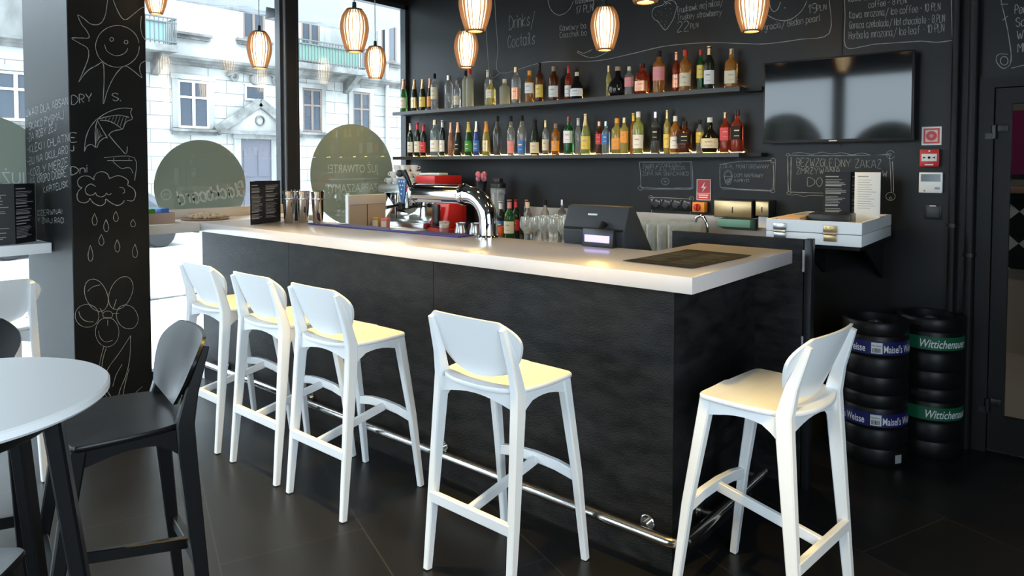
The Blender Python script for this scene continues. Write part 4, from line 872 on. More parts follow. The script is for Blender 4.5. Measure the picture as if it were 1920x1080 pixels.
for x in (.19, .41):
    b_ = new(); cyl(b_, (x, .12, 0), .042, .24, .33, 24, bev=.006); gh = obj('group_head', b_, 'chrome', cm)
    b_ = new(); cyl(b_, (x, .12, 0), .034, .205, .24, 20); tube(b_, [(x, .10, .222), (x, -.05, .205)], [.010, .015], 12); obj('portafilter', b_, 'black', gh)
for x in (.05, .55): obj('steam_wand', tube(new(), [(x, .08, .33), (x, .03, .30), (x, .01, .12)], .007, 8), 'chrome', cm)
gr = thing('coffee_grinder', 'red coffee grinder beside the espresso machine behind the bar', 'grinder', (.97, -.42, .9405))
obj('base', box(new(), -.10, .11, -.12, .12, 0, .06, bev=.01), 'red', gr)
obj('housing', prism(new(), [(-.11, .06), (.09, .06), (.07, .26), (-.07, .26)], -.09, .10, 'x', bev=.012), 'red', gr)
obj('hopper', lathe(new(), [(.05, .26), (.08, .36), (.082, .40), (.0, .402)], 24), 'glassware', gr)
b_ = new(); box(b_, -.035, .035, -.135, -.105, .09, .25, bev=.008); cyl(b_, (0, -.14, 0), .03, .075, .095, 16); obj('dosing_fork', b_, 'black', gr)
# cups: stacked white cups on the machine
def cup_bm():
    c = lathe(new(), [(0, 0), (.020, 0), (.022, .004), (.030, .022), (.036, .055), (.034, .055), (.028, .022), (.018, .008), (0, .007)], 20)
    return tube(c, [(.033, 0, .045), (.05, 0, .042), (.052, 0, .028), (.03, 0, .018)], .0035, 6)
c0 = obj('espresso_cup', cup_bm(), 'white'); first = True; k = 0
for row, (n_, z) in enumerate(((4, 1.3365), (3, 1.392), (2, 1.4475))):
    for i in range(n_):
        for j in range(2):
            o = c0 if first else c0.copy()
            if not first: COL.objects.link(o)
            first = False
            o.location = (.28 + row * .04 + i * .090, -.44 + j * .11 + row * .01, z); o.rotation_euler = (0, 0, R.uniform(0, 6))
            tag(o, 'white espresso cup in the pile on top of the espresso machine', 'cup', 'cups piled on the espresso machine')
o = obj('cleaning_cloth', box(new(), -.13, .10, -.07, .07, 0, .022, bev=.01), mat('white_cloth', (.50, .62, .64), .9), None, (.80, -.40, 1.3365), .2); o.location = (.735, -.33, 1.4145); o.scale = (.9, 1.0, 1); tag(o, 'pale folded cloth on the red box above the espresso machine', 'cloth')
rb = obj('plastic_box', box(new(), -.115, .115, -.16, .16, 0, .075, bev=.008), 'red', None, (.722, -.27, 1.3390)); tag(rb, 'flat red plastic box on top of the espresso machine right of the cups', 'box')
def tumbler(r_, h): return lathe(new(), [(0, 0), (r_ * .8, 0), (r_ * .82, .003), (r_, h), (r_ - .0025, h), (r_ * .8 - .0025, .008), (0, .008)], 20)
t_ = thing('drink_glass', 'glass of red drink standing in front of the red grinder', 'glass', (1.10, -.58, .9405))
obj('glass', tumbler(.042, .125), 'glassware', t_); obj('drink', lathe(new(), [(0, .009), (.031, .009), (.0365, .075), (0, .075)], 20), 'tomato', t_); obj('froth', lathe(new(), [(0, .0752), (.0365, .0752), (.038, .10), (0, .104)], 20), 'paper', t_)
for i, (x, y, lb) in enumerate(((1.22, -.52, 'steel milk jug left of the two beside the red drink'), (1.33, -.47, 'steel milk jug behind the curved tap pipe, right of the two'))):
    t_ = thing('milk_jug', lb, 'jug', (x, y, .9405), 2 + i)
    obj('jug', lathe(new(), [(0, 0), (.045, 0), (.05, .01), (.05, .05), (.038, .09), (.042, .115), (.040, .115), (.036, .09), (.046, .05), (.044, .006), (0, .006)], 24), 'steel', t_)
    obj('handle', tube(new(), [(.04, 0, .10), (.075, 0, .095), (.08, 0, .05), (.048, 0, .03)], .005, 8), 'steel', t_)
for x, y, m_, lb, hh in ((.515, -.775, 'yellow', 'yellow tea box standing before the beige panel behind the bar', .135), (.575, -.735, 'pink', 'pink tea box beside the yellow one behind the bar', .13)):
    t_ = thing('tea_box', lb, 'box', (x, y, .9405), math.radians(25)); obj('carton', box(new(), -.028, .028, -.03, .03, 0, hh, bev=.002), m_, t_); b_ = new(); box(b_, -.021, .021, -.0312, -.03, .02, hh - .02); obj('label_print', b_, 'paper', t_, sharp=0)
t_ = thing('blender_jug', 'clear glass blender with black lid left of the bottles on the back counter', 'blender', (1.36, -.24, .9405))
obj('motor_base', lathe(new(), [(0, 0), (.075, 0), (.075, .04), (.06, .13), (0, .13)], 4, sq=0), 'black', t_)
obj('jar', lathe(new(), [(.045, .13), (.062, .38), (.059, .38), (.042, .14), (0, .14)], 24), 'glassware', t_); obj('lid', lathe(new(), [(0, .38), (.064, .38), (.064, .415), (.04, .43), (.04, .455), (0, .455)], 24), 'black', t_); obj('handle', tube(new(), [(.055, -.03, .34), (.11, -.05, .33), (.11, -.05, .2), (.05, -.03, .17)], .009, 8), 'black', t_)
t_ = thing('orchid_pot', 'pink flower in a dark pot above the beer tap barrel', 'plant', (1.16, -.22, .9405))
obj('vase', lathe(new(), [(0, 0), (.05, 0), (.055, .2), (.035, .36), (.05, .43), (.045, .43), (.03, .36), (0, .35)], 20), 'black', t_)
b_ = new()
for k in range(9):
    a = k * 2.4; g = bmesh.ops.create_icosphere(b_, subdivisions=2, radius=.022); bmesh.ops.scale(b_, vec=(1, .5, 1.2), verts=g['verts']); bmesh.ops.rotate(b_, cent=(0, 0, 0), matrix=Matrix.Rotation(a, 3, 'Z'), verts=g['verts']); bmesh.ops.translate(b_, vec=(.03 * math.cos(a), .025 * math.sin(a), .45 + .012 * (k % 4)), verts=g['verts'])
obj('petals', b_, mat('pink_petal', (.50, .16, .22), .6), t_)
t_ = thing('fruit_bowl', 'round orange bowl right beside the chrome tap column', 'bowl', (1.63, -.555, .9405)); obj('bowl', lathe(new(), [(0, 0), (.035, 0), (.06, .03), (.065, .07), (.05, .11), (.047, .11), (.06, .07), (.055, .035), (0, .01)], 24), mat('orange_glaze', (.62, .11, .03), .3), t_)
# glassware standing ready
def wine_glass(): return lathe(new(), [(0, 0), (.034, 0), (.034, .002), (.006, .006), (.004, .012), (.004, .075), (.012, .085), (.036, .12), (.038, .15), (.031, .195), (.0295, .195), (.036, .15), (.034, .121), (.010, .09), (0, .088)], 18)
g0 = obj('wine_glass', wine_glass(), 'glassware'); first = True
for j in range(4):
    for i in range(6):
        o = g0 if first else g0.copy()
        if not first: COL.objects.link(o)
        first = False
        o.location = (1.88 + i * .083 + (j % 2) * .03, -.54 + j * .115, .9405); tag(o, 'clear stemmed wine glass in the rows left of the cash register', 'glass', 'wine glasses on the back counter')
h0 = obj('highball_glass', lathe(new(), [(0, 0), (.026, 0), (.027, .003), (.033, .20), (.031, .20), (.025, .012), (0, .012)], 18), 'glassware'); first = True
for j in range(4):
    for i in range(7):
        o = h0 if first else h0.copy()
        if not first: COL.objects.link(o)
        first = False
        o.location = (2.60 + i * .073 + (j % 2) * .025, -.55 + j * .09, .9405); tag(o, 'tall clear highball glass in the rows right of the cash register', 'glass', 'highball glasses on the back counter')
t_ = thing('water_tap', 'chrome gooseneck tap behind the bar end', 'tap', (3.10, -.20, .9405)); obj('spout', tube(new(), smooth_pts([(0, 0, 0), (0, 0, .12), (-.005, 0, .19), (-.035, 0, .235), (-.07, 0, .225), (-.085, 0, .18)], 5), .011, 12), 'chrome', t_); obj('lever', tube(new(), [(0, -.012, .05), (.0, -.06, .07)], .007, 8), 'chrome', t_)
# ---- on the back wall
t_ = thing('warning_sign', 'red high voltage sign with white lightning bolt on the wall', 'sign', (2.982, -.001, 1.337))
obj('plate', box(new(), -.05, .05, -.004, 0, -.07, .07, bev=.001), 'red', t_, sharp=0)
b_ = new(); prism(b_, [(.008, .052), (-.018, .012), (.002, .014), (-.012, -.018), (.020, .022), (.0, .020)], -.0052, -.004, 'y')
for a in ((-.05, -.046, -.07, .07), (.046, .05, -.07, .07), (-.046, .046, .066, .07), (-.046, .046, -.07, -.066), (-.046, .046, -.026, -.023)): box(b_, a[0], a[1], -.005, -.004, a[2], a[3])
join_flat(b_, lambda u, v: (u, -.0046, v), [(-.036, .034, -.040, .008), (-.034, .030, -.055, .008)]); obj('symbol', b_, 'print', t_, sharp=0)
t_ = thing('safety_switch', 'orange emergency switch with red knob below the high voltage sign', 'switch', (2.968, -.001, 1.222))
obj('housing', box(new(), -.043, .043, -.055, 0, -.034, .034, bev=.005), 'orange', t_); b_ = new(); cyl(b_, (-.005, 0, 0), .024, -.072, -.055, 20, axis='y', bev=.004); box(b_, -.011, .001, -.086, -.072, -.022, .022, bev=.002); obj('knob', b_, 'red', t_)
t_ = thing('socket_strip', 'row of four black wall sockets framed with chalk', 'socket', (2.745, -.001, 1.229))
obj('frame', box(new(), -.154, .154, -.012, 0, -.039, .039, bev=.003), 'black', t_)
for k in range(4):
    b_ = new(); box(b_, -.148 + k * .0745, -.148 + k * .0745 + .070, -.016, -.012, -.034, .034, bev=.002); cyl(b_, (-.113 + k * .0745, 0, 0), .022, -.0195, -.016, 18, axis='y'); obj('socket', b_, mat('socket_gloss', (.015, .015, .016), .12), t_)
def dispenser(lb, x0, x1, z0, z1, d):
    t_ = thing('towel_dispenser', lb, 'dispenser', ((x0 + x1) / 2, -.001, z0)); w_ = (x1 - x0) / 2; h = z1 - z0
    obj('housing', box(new(), -w_ - .004, w_ + .004, -d, 0, -.004, h + .006, bev=.003), 'black', t_); f = obj('front_plate', box(new(), -w_, w_, -d - .004, -d, 0, h - .002, bev=.001), 'gold', t_)
    obj('slot', box(new(), -.003, .003, -d - .0055, -d - .0041, h * .25, h * .62), 'ink', f, sharp=0); return t_
dispenser('wide gold fronted paper towel dispenser on the black wall', 3.111, 3.353, 1.174, 1.276, .12)
t_ = dispenser('narrow gold fronted dispenser with white paper hanging out', 3.380, 3.458, 1.19, 1.278, .12); obj('paper', box(new(), -.03, .03, -.10, -.098, -.075, -.0045), 'paper', t_, sharp=0)
t_ = thing('drying_tray', 'teal wedge tray under the wide gold dispenser', 'tray', (3.235, -.024, 1.105)); obj('tray', prism(new(), [(-.11, 0.005), (0, -.02), (0, .055), (-.11, .055)], -.10, .115, 'x', bev=.004), 'teal', t_)
t_ = thing('wall_shelf', 'black shelf board under the white two-part case', 'shelf', (0, 0, 0)); obj('board', box(new(), 3.69, 4.125, -.74, -.002, 1.085, 1.108, bev=.002), 'dark', t_)
for x in (3.75, 4.06): obj('bracket', prism(new(), [(-.45, 1.0845), (-.003, 1.0845), (-.003, .86)], x - .01, x + .01, 'x'), 'dark', t_, sharp=0)
cs = thing('white_case', 'white two-part wooden case with metal clasps on the wall shelf', 'case', (3.905, -.42, 1.1085), math.radians(2))
b_ = new(); box(b_, -.225, .225, -.37, .36, 0, .056, bev=.003); obj('lower_half', b_, 'white', cs)
b_ = new()
for q in ((-.225, .225, -.37, -.355), (-.225, .225, .345, .36), (-.225, -.21, -.355, .345), (.21, .225, -.355, .345)): box(b_, *q, .059, .118, bev=.002)
box(b_, -.21, .21, -.355, .345, .059, .066); obj('upper_half', b_, 'white', cs, sharp=0)
for x, m_ in ((-.155, 'steel'), (.085, 'gold')):
    b_ = new(); box(b_, x - .032, x + .032, -.376, -.370, .065, .098, bev=.002); box(b_, x - .030, x + .030, -.377, -.370, .020, .052, bev=.002)
    for q in (-.02, 0, .02): cyl(b_, (x + q, 0, .088), .004, -.379, -.376, 8, axis='y')
    cyl(b_, (0, -.378, .058), .006, x - .03, x + .03, 10, axis='x'); obj('clasp', b_, m_, cs)
b_ = new(); box(b_, -.10, .10, -.09, .09, 0, .075, bev=.006); tag(obj('black_box', b_, 'black', None, (3.93, -.50, 1.1757), .1), 'low black box lying inside the white case', 'box')
t_ = thing('wooden_tray', 'pale wooden board leaning on the left side of the white case', 'board', (3.765, -.60, 1.1755), .1); obj('board', box(new(), -.05, .06, -.13, .10, .0, .058, bev=.003), mat('pale_board', (.62, .40, .27), .5), t_)
folded_menu('menu_card', 'black folded menu card standing upright in the white case', [(3.835, -.33), (3.965, -.30), (4.04, -.22), (3.90, -.22)], 1.1755, .29)
wm = thing('menu_stand', 'white printed menu board standing upright in the white case', 'menu', (4.06, -.34, 1.1755), math.radians(3))
c = obj('card', box(new(), -.062, .062, -.004, .004, 0, .288, bev=.001), 'paper', wm)
b_ = new(); join_flat(b_, lambda u, v: (u, -.0046, v), [(-.047, .005, .262, .006)] + [(-.047, R.uniform(.005, .045), .245 - k * .0125, .0025) for k in range(13)]); obj('printed_text', b_, 'dim', c, sharp=0)
# signs at the right
t_ = thing('alarm_sign', 'square red and white sign with a ring, topmost on the wall right of the television', 'sign', (4.295, -.001, 1.66))
obj('plate', box(new(), -.047, .047, -.004, 0, -.05, .05), 'paper', t_, sharp=0)
b_ = new(); prism(b_, [(-.038, -.041), (.038, -.041), (.038, .041), (-.038, .041)], -.0055, -.004, 'y'); o = obj('red_field', b_, 'red', t_, sharp=0)
b_ = new(); prism(b_, [(-.029, -.032), (.029, -.032), (.029, .032), (-.029, .032)], -.0065, -.0055, 'y'); obj('pale_field', b_, mat('pale_red', (.80, .55, .47), .5), o, sharp=0)
b_ = new(); prism(b_, [(.026 * math.cos(k * PI / 16), .026 * math.sin(k * PI / 16)) for k in range(32)], -.0075, -.0065, 'y'); obj('ring', b_, 'red', o, sharp=0)
b_ = new(); prism(b_, [(.010 * math.cos(k * PI / 8), .010 * math.sin(k * PI / 8)) for k in range(16)], -.0085, -.0075, 'y'); obj('dot', b_, 'pink', o, sharp=0)
t_ = thing('fire_alarm_button', 'red fire alarm call point with white window below the ringed sign', 'alarm button', (4.292, -.001, 1.54))
obj('housing', box(new(), -.046, .046, -.04, 0, -.048, .048, bev=.005), 'red', t_); wi = obj('window', box(new(), -.036, .036, -.0425, -.040, -.018, .022, bev=.001), 'paper', t_)
b_ = new(); prism(b_, [(.007 * math.cos(k * PI / 8), .002 + .007 * math.sin(k * PI / 8)) for k in range(16)], -.0440, -.0425, 'y')
for s_ in (-1, 1): prism(b_, [(s_ * .028, .002 + .006), (s_ * .028, .002 - .006), (s_ * .014, .002)], -.0440, -.0425, 'y')
obj('arrows', b_, 'ink', wi, sharp=0); b_ = new(); join_flat(b_, lambda u, v: (u, -.0406, v), [(-.02, .02, -.040, .007), (-.004, .004, .033, .008)]); obj('print', b_, 'print', t_, sharp=0)
t_ = thing('thermostat', 'white wall thermostat with grey display right of the television', 'thermostat', (4.298, -.001, 1.406))
obj('housing', box(new(), -.056, .056, -.022, 0, -.056, .056, bev=.004), 'white', t_); obj('display', box(new(), -.046, .046, -.0235, -.022, .006, .046), mat('thermo_display', (.12, .15, .17), .12), t_, sharp=0)
b_ = new(); cyl(b_, (-.028, 0, -.044), .005, -.0245, -.022, 10, axis='y'); box(b_, .02, .044, -.0235, -.022, -.036, -.024); obj('button', b_, 'dim', t_)
t_ = thing('light_switch', 'dark grey light switch, lowest of the wall plates beside the pipes', 'switch', (4.31, -.001, 1.247))
obj('frame', box(new(), -.040, .040, -.010, 0, -.040, .040, bev=.003), 'black', t_); obj('rocker', box(new(), -.029, .029, -.015, -.010, -.030, .028, bev=.002), mat('rocker_grey', (.045, .045, .048), .4), t_); b_ = new(); join_flat(b_, lambda u, v: (u, -.0105, v), [(-.016, .014, .0295, .006)]); obj('print', b_, 'print', t_, sharp=0)
# television
tv = thing('television', 'black flat television on the wall right of the bottle shelves', 'television', (3.812, -.001, 1.88))
b_ = new(); box(b_, -.41, .41, -.085, -.05, -.247, .247, bev=.004); box(b_, -.25, .25, -.05, -.03, -.18, .15, bev=.008); obj('case', b_, 'black', tv)
obj('screen', box(new(), -.398, .398, -.0862, -.0848, -.228, .238), 'tv', tv, sharp=0); b_ = new(); box(b_, -.022, .022, -.0862, -.085, -.240, -.234); obj('badge', b_, 'print', tv, sharp=0)
b_ = new(); box(b_, -.14, .14, -.03, 0, -.12, .12); obj('wall_bracket', b_, 'dark', tv, sharp=0)
# ================================================================ bottle shelves
for nm, lb, z in (('wall_shelf', 'upper long black bottle shelf on the back wall', 1.973), ('wall_shelf', 'lower long black bottle shelf with a glowing edge', 1.566)):
    s_ = thing(nm, lb, 'shelf', (0, 0, 0))
    obj('board', box(new(), 0.008, 3.29, -.176, -.003, z - .015, z + .015, bev=.0015), M['shelf'] if 'shelf' in M else M.setdefault('shelf', mat('shelf_black', (.03, .031, .033), .4)), s_, sharp=0)
    obj('wall_bracket', box(new(), 3.2905, 3.40, -.10, -.003, z - .012, z + .012), 'dark', s_, sharp=0)
    obj('led_strip', box(new(), .10, 3.255, -.012, -.0035, z + .0152, z + .024), 'led', s_, sharp=0)  # the upper strip is unseen, added to brighten its bottles
def gl(n, c, rough=.03, trans=.72, ior=1.36): return mat(n, c, rough, trans=trans, ior=ior)
GL = {  'green': gl('green_glass', (.05, .22, .06)), 'dark': gl('dark_glass', (.035, .05, .03), trans=.6), 'clear': gl('clear_glass', (.92, .93, .91), trans=.86), 'frost': gl('frosted_glass', (.80, .76, .52), .45),
      'amber': gl('amber_liquor', (.85, .33, .06)), 'brown': gl('brown_liquor', (.22, .065, .02)), 'yellow': gl('yellow_liquor', (.90, .74, .20)), 'lime': gl('lime_liquor', (.72, .82, .25)),
      'blue': gl('blue_glass', (.10, .17, .75)), 'aqua': gl('aqua_glass', (.62, .82, .86), trans=.82), 'red': gl('red_liquor', (.55, .07, .03)), 'rose': gl('rose_wine', (.85, .42, .25)), 'black': mat('black_glass', (.008, .008, .008), .07), 'smoke': gl('smoke_glass', (.28, .30, .32), trans=.85)}
LC = {'white': M['paper'], 'cream': mat('cream_label', (.70, .60, .42), .6), 'red': M['red'], 'orange': M['orange'], 'yellow': mat('yellow_label', (.80, .58, .10), .5), 'black': M['ink'], 'gold': M['gold'], 'silver': M['steel'], 'green': M['green'], 'blue': M['blue'], 'pink': M['pink'], 'copper': mat('copper_foil', (.70, .35, .22), .35, .7), 'brown': M['brown']}
PROF = {
 'wine': [(0, 0), (.92, 0), (1, .02), (1, .60), (.93, .67), (.55, .75), (.38, .80), (.36, .96), (.42, .965), (.42, 1), (0, 1)],
 'champ': [(0, 0), (.92, 0), (1, .02), (1, .42), (.88, .55), (.55, .72), (.36, .86), (.36, .96), (.42, .97), (.40, 1), (0, 1)],
 'spirit': [(0, 0), (.95, 0), (1, .02), (1, .66), (.92, .72), (.5, .78), (.40, .82), (.38, 1), (0, 1)],
 'tall': [(0, 0), (.95, 0), (1, .015), (1, .72), (.85, .77), (.42, .82), (.38, 1), (0, 1)],
 'taper': [(0, 0), (.8, 0), (.84, .02), (1, .55), (.9, .64), (.5, .75), (.38, .82), (.36, 1), (0, 1)],
 'squat': [(0, 0), (.75, 0), (.95, .10), (1, .28), (.88, .46), (.5, .62), (.30, .70), (.27, 1), (0, 1)],
 'square': [(0, 0), (.95, 0), (1, .02), (1, .62), (.9, .70), (.42, .76), (.38, .80), (.36, 1), (0, 1)]}
def prof_r(p, t):
    for (r0, h0), (r1, h1) in zip(p, p[1:]):
        if h1 > h0 and h0 <= t <= h1: return r0 + (r1 - r0) * (t - h0) / (h1 - h0)
    return p[-2][0]
def bottle(x, y, z, h, w, kind, glass, cap, lab, label, group, lz=(.16, .48), cz=None, facing=-75):
    p = PROF[kind]; r = w / 2; sq = 6 if kind == 'square' else 0
    if sq: r *= .82
    t_ = thing('bottle', label, 'bottle', (x, y, z), math.radians(R.uniform(-4, 4)), group)
    obj('glass_body', lathe(new(), [(a * r, b * h * .985) for a, b in p], 20, sq=sq), GL[glass], t_, sharp=50)
    c0 = cz or {'champ': .70, 'wine': .80}.get(kind, .86)
    cp = [(prof_r(p, min(c0 + (1 - c0) * k / 5, .995)) * r + .0012, (c0 + (1 - c0) * k / 5) * h) for k in range(6)]
    obj('cap', lathe(new(), cp + [(0, h * 1.001)], 16), LC[cap], t_)
    if lab:
        fa = math.radians(facing); n_ = 14; half = math.radians(78)
        b_ = new(); A = []
        for k in range(n_ + 1):
            a = fa - half + 2 * half * k / n_; q = 1
            if sq: q = 1 / (abs(math.cos(a)) ** 8 + abs(math.sin(a)) ** 8) ** .125
            A.append([b_.verts.new(((prof_r(p, v) * r * q + .0008) * math.cos(a), (prof_r(p, v) * r * q + .0008) * math.sin(a), v * h)) for v in (lz[0], (lz[0] + lz[1]) / 2, lz[1])])
        for P_, Q_ in zip(A, A[1:]):
            for i in range(2): b_.faces.new((P_[i], Q_[i], Q_[i + 1], P_[i + 1]))
        lo = obj('paper_label', b_, LC[lab], t_)
        # dark print rows on the label
        ink = new(); rr = [lz[0] + (lz[1] - lz[0]) * q for q in (.25, .62)]
        for v in rr:
            prev = None
            for k in range(6):
                a = fa - .42 + .84 * k / 5; q = 1
                if sq: q = 1 / (abs(math.cos(a)) ** 8 + abs(math.sin(a)) ** 8) ** .125
                R_ = prof_r(p, v) * r * q + .0016
                cur = [ink.verts.new((R_ * math.cos(a), R_ * math.sin(a), u * h)) for u in (v, v + (.028 if v == rr[1] else .012))]
                if prev: ink.faces.new((prev[0], cur[0], cur[1], prev[1]))
                prev = cur
        obj('label_print', ink, M['dim'] if lab not in ('black', 'blue', 'green') else LC['cream'], lo, sharp=0)
    return t_
UP = [(.075, .304, .069, 'champ', 'green', 'copper', 'cream', 'green champagne bottle with pale label at the window end of the upper shelf'),
 (.196, .293, .068, 'champ', 'dark', 'gold', 'gold', 'dark champagne bottle with gold neck, second from the window on the upper shelf'),
 (.333, .282, .062, 'champ', 'dark', 'gold', 'yellow', 'champagne bottle with yellowish label, third from the window on the upper shelf'),
 (.403, .286, .057, 'champ', 'dark', 'copper', 'orange', 'dark champagne bottle with orange label on the upper shelf'),
 (.487, .321, .066, 'spirit', 'clear', 'black', 'cream', 'clear bottle with black cap right of the champagne on the upper shelf'),
 (.641, .294, .074, 'tall', 'clear', 'silver', None, 'plain clear wide bottle standing alone left of the frosted pair on the upper shelf'),
 (.768, .238, .059, 'spirit', 'clear', 'brown', 'cream', 'small clear bottle with brown cap left of the frosted pair on the upper shelf'),
 (.845, .318, .059, 'tall', 'frost', 'black', None, 'tall frosted bottle with black cap on the upper shelf'),
 (.917, .321, .068, 'tall', 'frost', 'red', None, 'tall frosted bottle with red cap on the upper shelf'),
 (1.078, .306, .057, 'wine', 'clear', 'white', None, 'slim clear bottle with white cap behind the yellowish one on the upper shelf'),
 (1.157, .213, .079, 'square', 'yellow', 'white', 'cream', 'short yellowish bottle with white cap below the pendant lamp on the upper shelf'),
 (1.287, .211, .086, 'spirit', 'frost', 'cream', None, 'short frosted round bottle with cream stopper on the upper shelf'),
 (1.427, .292, .072, 'spirit', 'clear', 'gold', 'copper', 'clear bottle with ornate copper label and gold cap on the upper shelf'),
 (1.547, .256, .075, 'spirit', 'amber', 'orange', 'white', 'amber bottle with orange cap and white label on the upper shelf'),
 (1.664, .304, .062, 'wine', 'brown', 'black', 'yellow', 'tall brown bottle with black cap and yellow label on the upper shelf'),
 (1.783, .268, .077, 'spirit', 'brown', 'brown', 'white', 'dark brown bottle with white label right of the tall yellow labelled one'),
 (1.905, .260, .056, 'wine', 'red', 'red', 'white', 'slim bottle with red cap behind the squat white labelled one'),
 (2.0, .206, .105, 'squat', 'black', 'cream', 'white', 'squat black bottle with cream cap and triangular white label on the upper shelf'),
 (2.262, .232, .038, 'wine', 'yellow', 'gold', None, 'thin bottle with gold cap behind the round black cognac bottle'),
 (2.355, .214, .137, 'squat', 'black', 'brown', None, 'large round black cognac bottle on the upper shelf'),
 (2.462, .202, .064, 'spirit', 'clear', 'cream', 'pink', 'short bottle with pink label left of the square red one on the upper shelf'),
 (2.552, .217, .100, 'square', 'red', 'black', 'copper', 'short square red bottle with copper label on the upper shelf'),
 (2.693, .286, .080, 'spirit', 'amber', 'black', 'pink', 'tall bottle with black cap and pale pink label standing alone on the upper shelf'),
 (2.810, .269, .053, 'wine', 'red', 'copper', 'copper', 'slim red bottle left of the cream labelled whisky on the upper shelf'),
 (2.887, .272, .074, 'spirit', 'amber', 'red', 'cream', 'amber whisky bottle with large cream label and red cap on the upper shelf'),
 (2.984, .267, .049, 'spirit', 'green', 'red', 'yellow', 'green bottle with yellow label near the right end of the upper shelf'),
 (3.055, .279, .065, 'wine', 'dark', 'gold', 'white', 'dark bottle with white label, second from the right end of the upper shelf'),
 (3.192, .250, .084, 'square', 'amber', 'cream', 'cream', 'amber bottle with big cream label at the right end of the upper shelf')]
LO = [(.152, .300, .052, 'wine', 'dark', 'white', 'white', 'wine bottle with white neck at the window end of the lower shelf'),
 (.222, .307, .060, 'wine', 'dark', 'red', 'white', 'wine bottle with red neck and white label, second from the window on the lower shelf'),
 (.328, .284, .058, 'wine', 'dark', 'red', 'red', 'dark wine bottle with red label on the lower shelf'),
 (.454, .322, .085, 'spirit', 'aqua', 'gold', 'white', 'large pale green bottle with white label on the lower shelf'),
 (.572, .312, .051, 'wine', 'dark', 'white', 'white', 'dark wine bottle with white label left of the rose one'),
 (.655, .290, .056, 'champ', 'rose', 'copper', None, 'rose wine bottle with copper neck on the lower shelf'),
 (.765, .286, .064, 'champ', 'dark', 'copper', 'black', 'dark sparkling bottle with copper neck right of the rose one'),
 (.869, .286, .068, 'champ', 'green', 'yellow', 'green', 'green bottle with yellow neck foil on the lower shelf'),
 (.984, .286, .058, 'champ', 'blue', 'silver', 'blue', 'dark blue bottle with silver neck on the lower shelf'),
 (1.073, .283, .071, 'champ', 'yellow', 'orange', 'gold', 'golden bottle with bright orange neck on the lower shelf'),
 (1.217, .320, .074, 'taper', 'smoke', 'black', None, 'tall smoky bottle with black round stopper, first of the three tapered ones'),
 (1.343, .315, .065, 'taper', 'clear', 'black', 'pink', 'tall clear tapered bottle with pink base label on the lower shelf'),
 (1.477, .313, .076, 'taper', 'clear', 'black', 'blue', 'tall clear tapered bottle with blue base on the lower shelf'),
 (1.591, .270, .075, 'champ', 'dark', 'black', 'cream', 'dark brown long-necked bottle right of the blue based one'),
 (1.716, .264, .053, 'wine', 'clear', 'gold', 'cream', 'pale bottle with gold cap left of the orange one on the lower shelf'),
 (1.785, .238, .065, 'spirit', 'amber', 'brown', 'orange', 'amber bottle with orange label behind a pale bottle on the lower shelf'),
 (1.935, .283, .078, 'square', 'green', 'red', 'white', 'dark green herbal liqueur bottle with white and red label'),
 (2.004, .269, .052, 'wine', 'clear', 'white', None, 'clear bottle with white cap beside the dark green liqueur bottle'),
 (2.089, .296, .071, 'champ', 'lime', 'gold', 'yellow', 'yellow green bottle with slender neck on the lower shelf'),
 (2.192, .237, .058, 'spirit', 'brown', 'copper', 'red', 'brown bottle with red label between yellow green and pale blue ones'),
 (2.264, .234, .058, 'square', 'aqua', 'silver', 'blue', 'pale blue flat sided bottle on the lower shelf'),
 (2.343, .254, .082, 'spirit', 'yellow', 'orange', 'orange', 'yellow bottle with orange label and orange cap on the lower shelf'),
 (2.418, .254, .060, 'spirit', 'yellow', 'gold', 'orange', 'smaller yellow bottle with gold cap right of the orange capped yellow one'),
 (2.470, .286, .050, 'wine', 'amber', 'yellow', None, 'slim amber bottle with yellow cap behind the yellow pair'),
 (2.530, .291, .074, 'spirit', 'lime', 'white', 'white', 'tall lime coloured bottle with white cap and round red mark'),
 (2.652, .284, .066, 'spirit', 'smoke', 'silver', 'black', 'grey clear bottle with black label standing alone right of the lime one'),
 (2.733, .294, .048, 'wine', 'yellow', 'gold', 'yellow', 'tall bottle with yellow label behind the white capped red labelled one'),
 (2.800, .249, .066, 'spirit', 'amber', 'white', 'white', 'bottle with white cap and white label left of the square whiskey'),
 (2.882, .209, .099, 'square', 'brown', 'black', 'black', 'square brown whiskey bottle with black label on the lower shelf'),
 (2.972, .218, .049, 'spirit', 'clear', 'black', 'yellow', 'small bottle with yellow label half hidden behind the round black bottle'),
 (3.058, .227, .115, 'squat', 'black', 'white', 'cream', 'round black bottle with white cap and wide cream label on the lower shelf'),
 (3.152, .256, .070, 'square', 'red', 'gold', 'red', 'square red whisky bottle with slanted red label near the right end'),
 (3.240, .265, .080, 'square', 'red', 'black', 'black', 'square dark red whisky bottle with black label at the right end of the lower shelf')]
for T_, z, g in ((UP, 1.9885, 'bottles on the upper shelf'), (LO, 1.583, 'bottles on the lower shelf')):
    for i, (x, h, w_, k, gg, c, lb, tx) in enumerate(T_):
        y = -.088 + (.014 if i % 2 else -.010)
        if z < 1.7: y += .012
        if 'behind' in tx: y = -.05
        lz = (.30, .62) if k in ('spirit', 'tall', 'square') and i % 3 else (.12, .44)
        if 'base' in tx: lz = (.05, .36)
        if gg == 'black': lz = (.12, .40)
        bottle(x, y, z, h, w_, k, gg, c, lb, tx, g, lz)
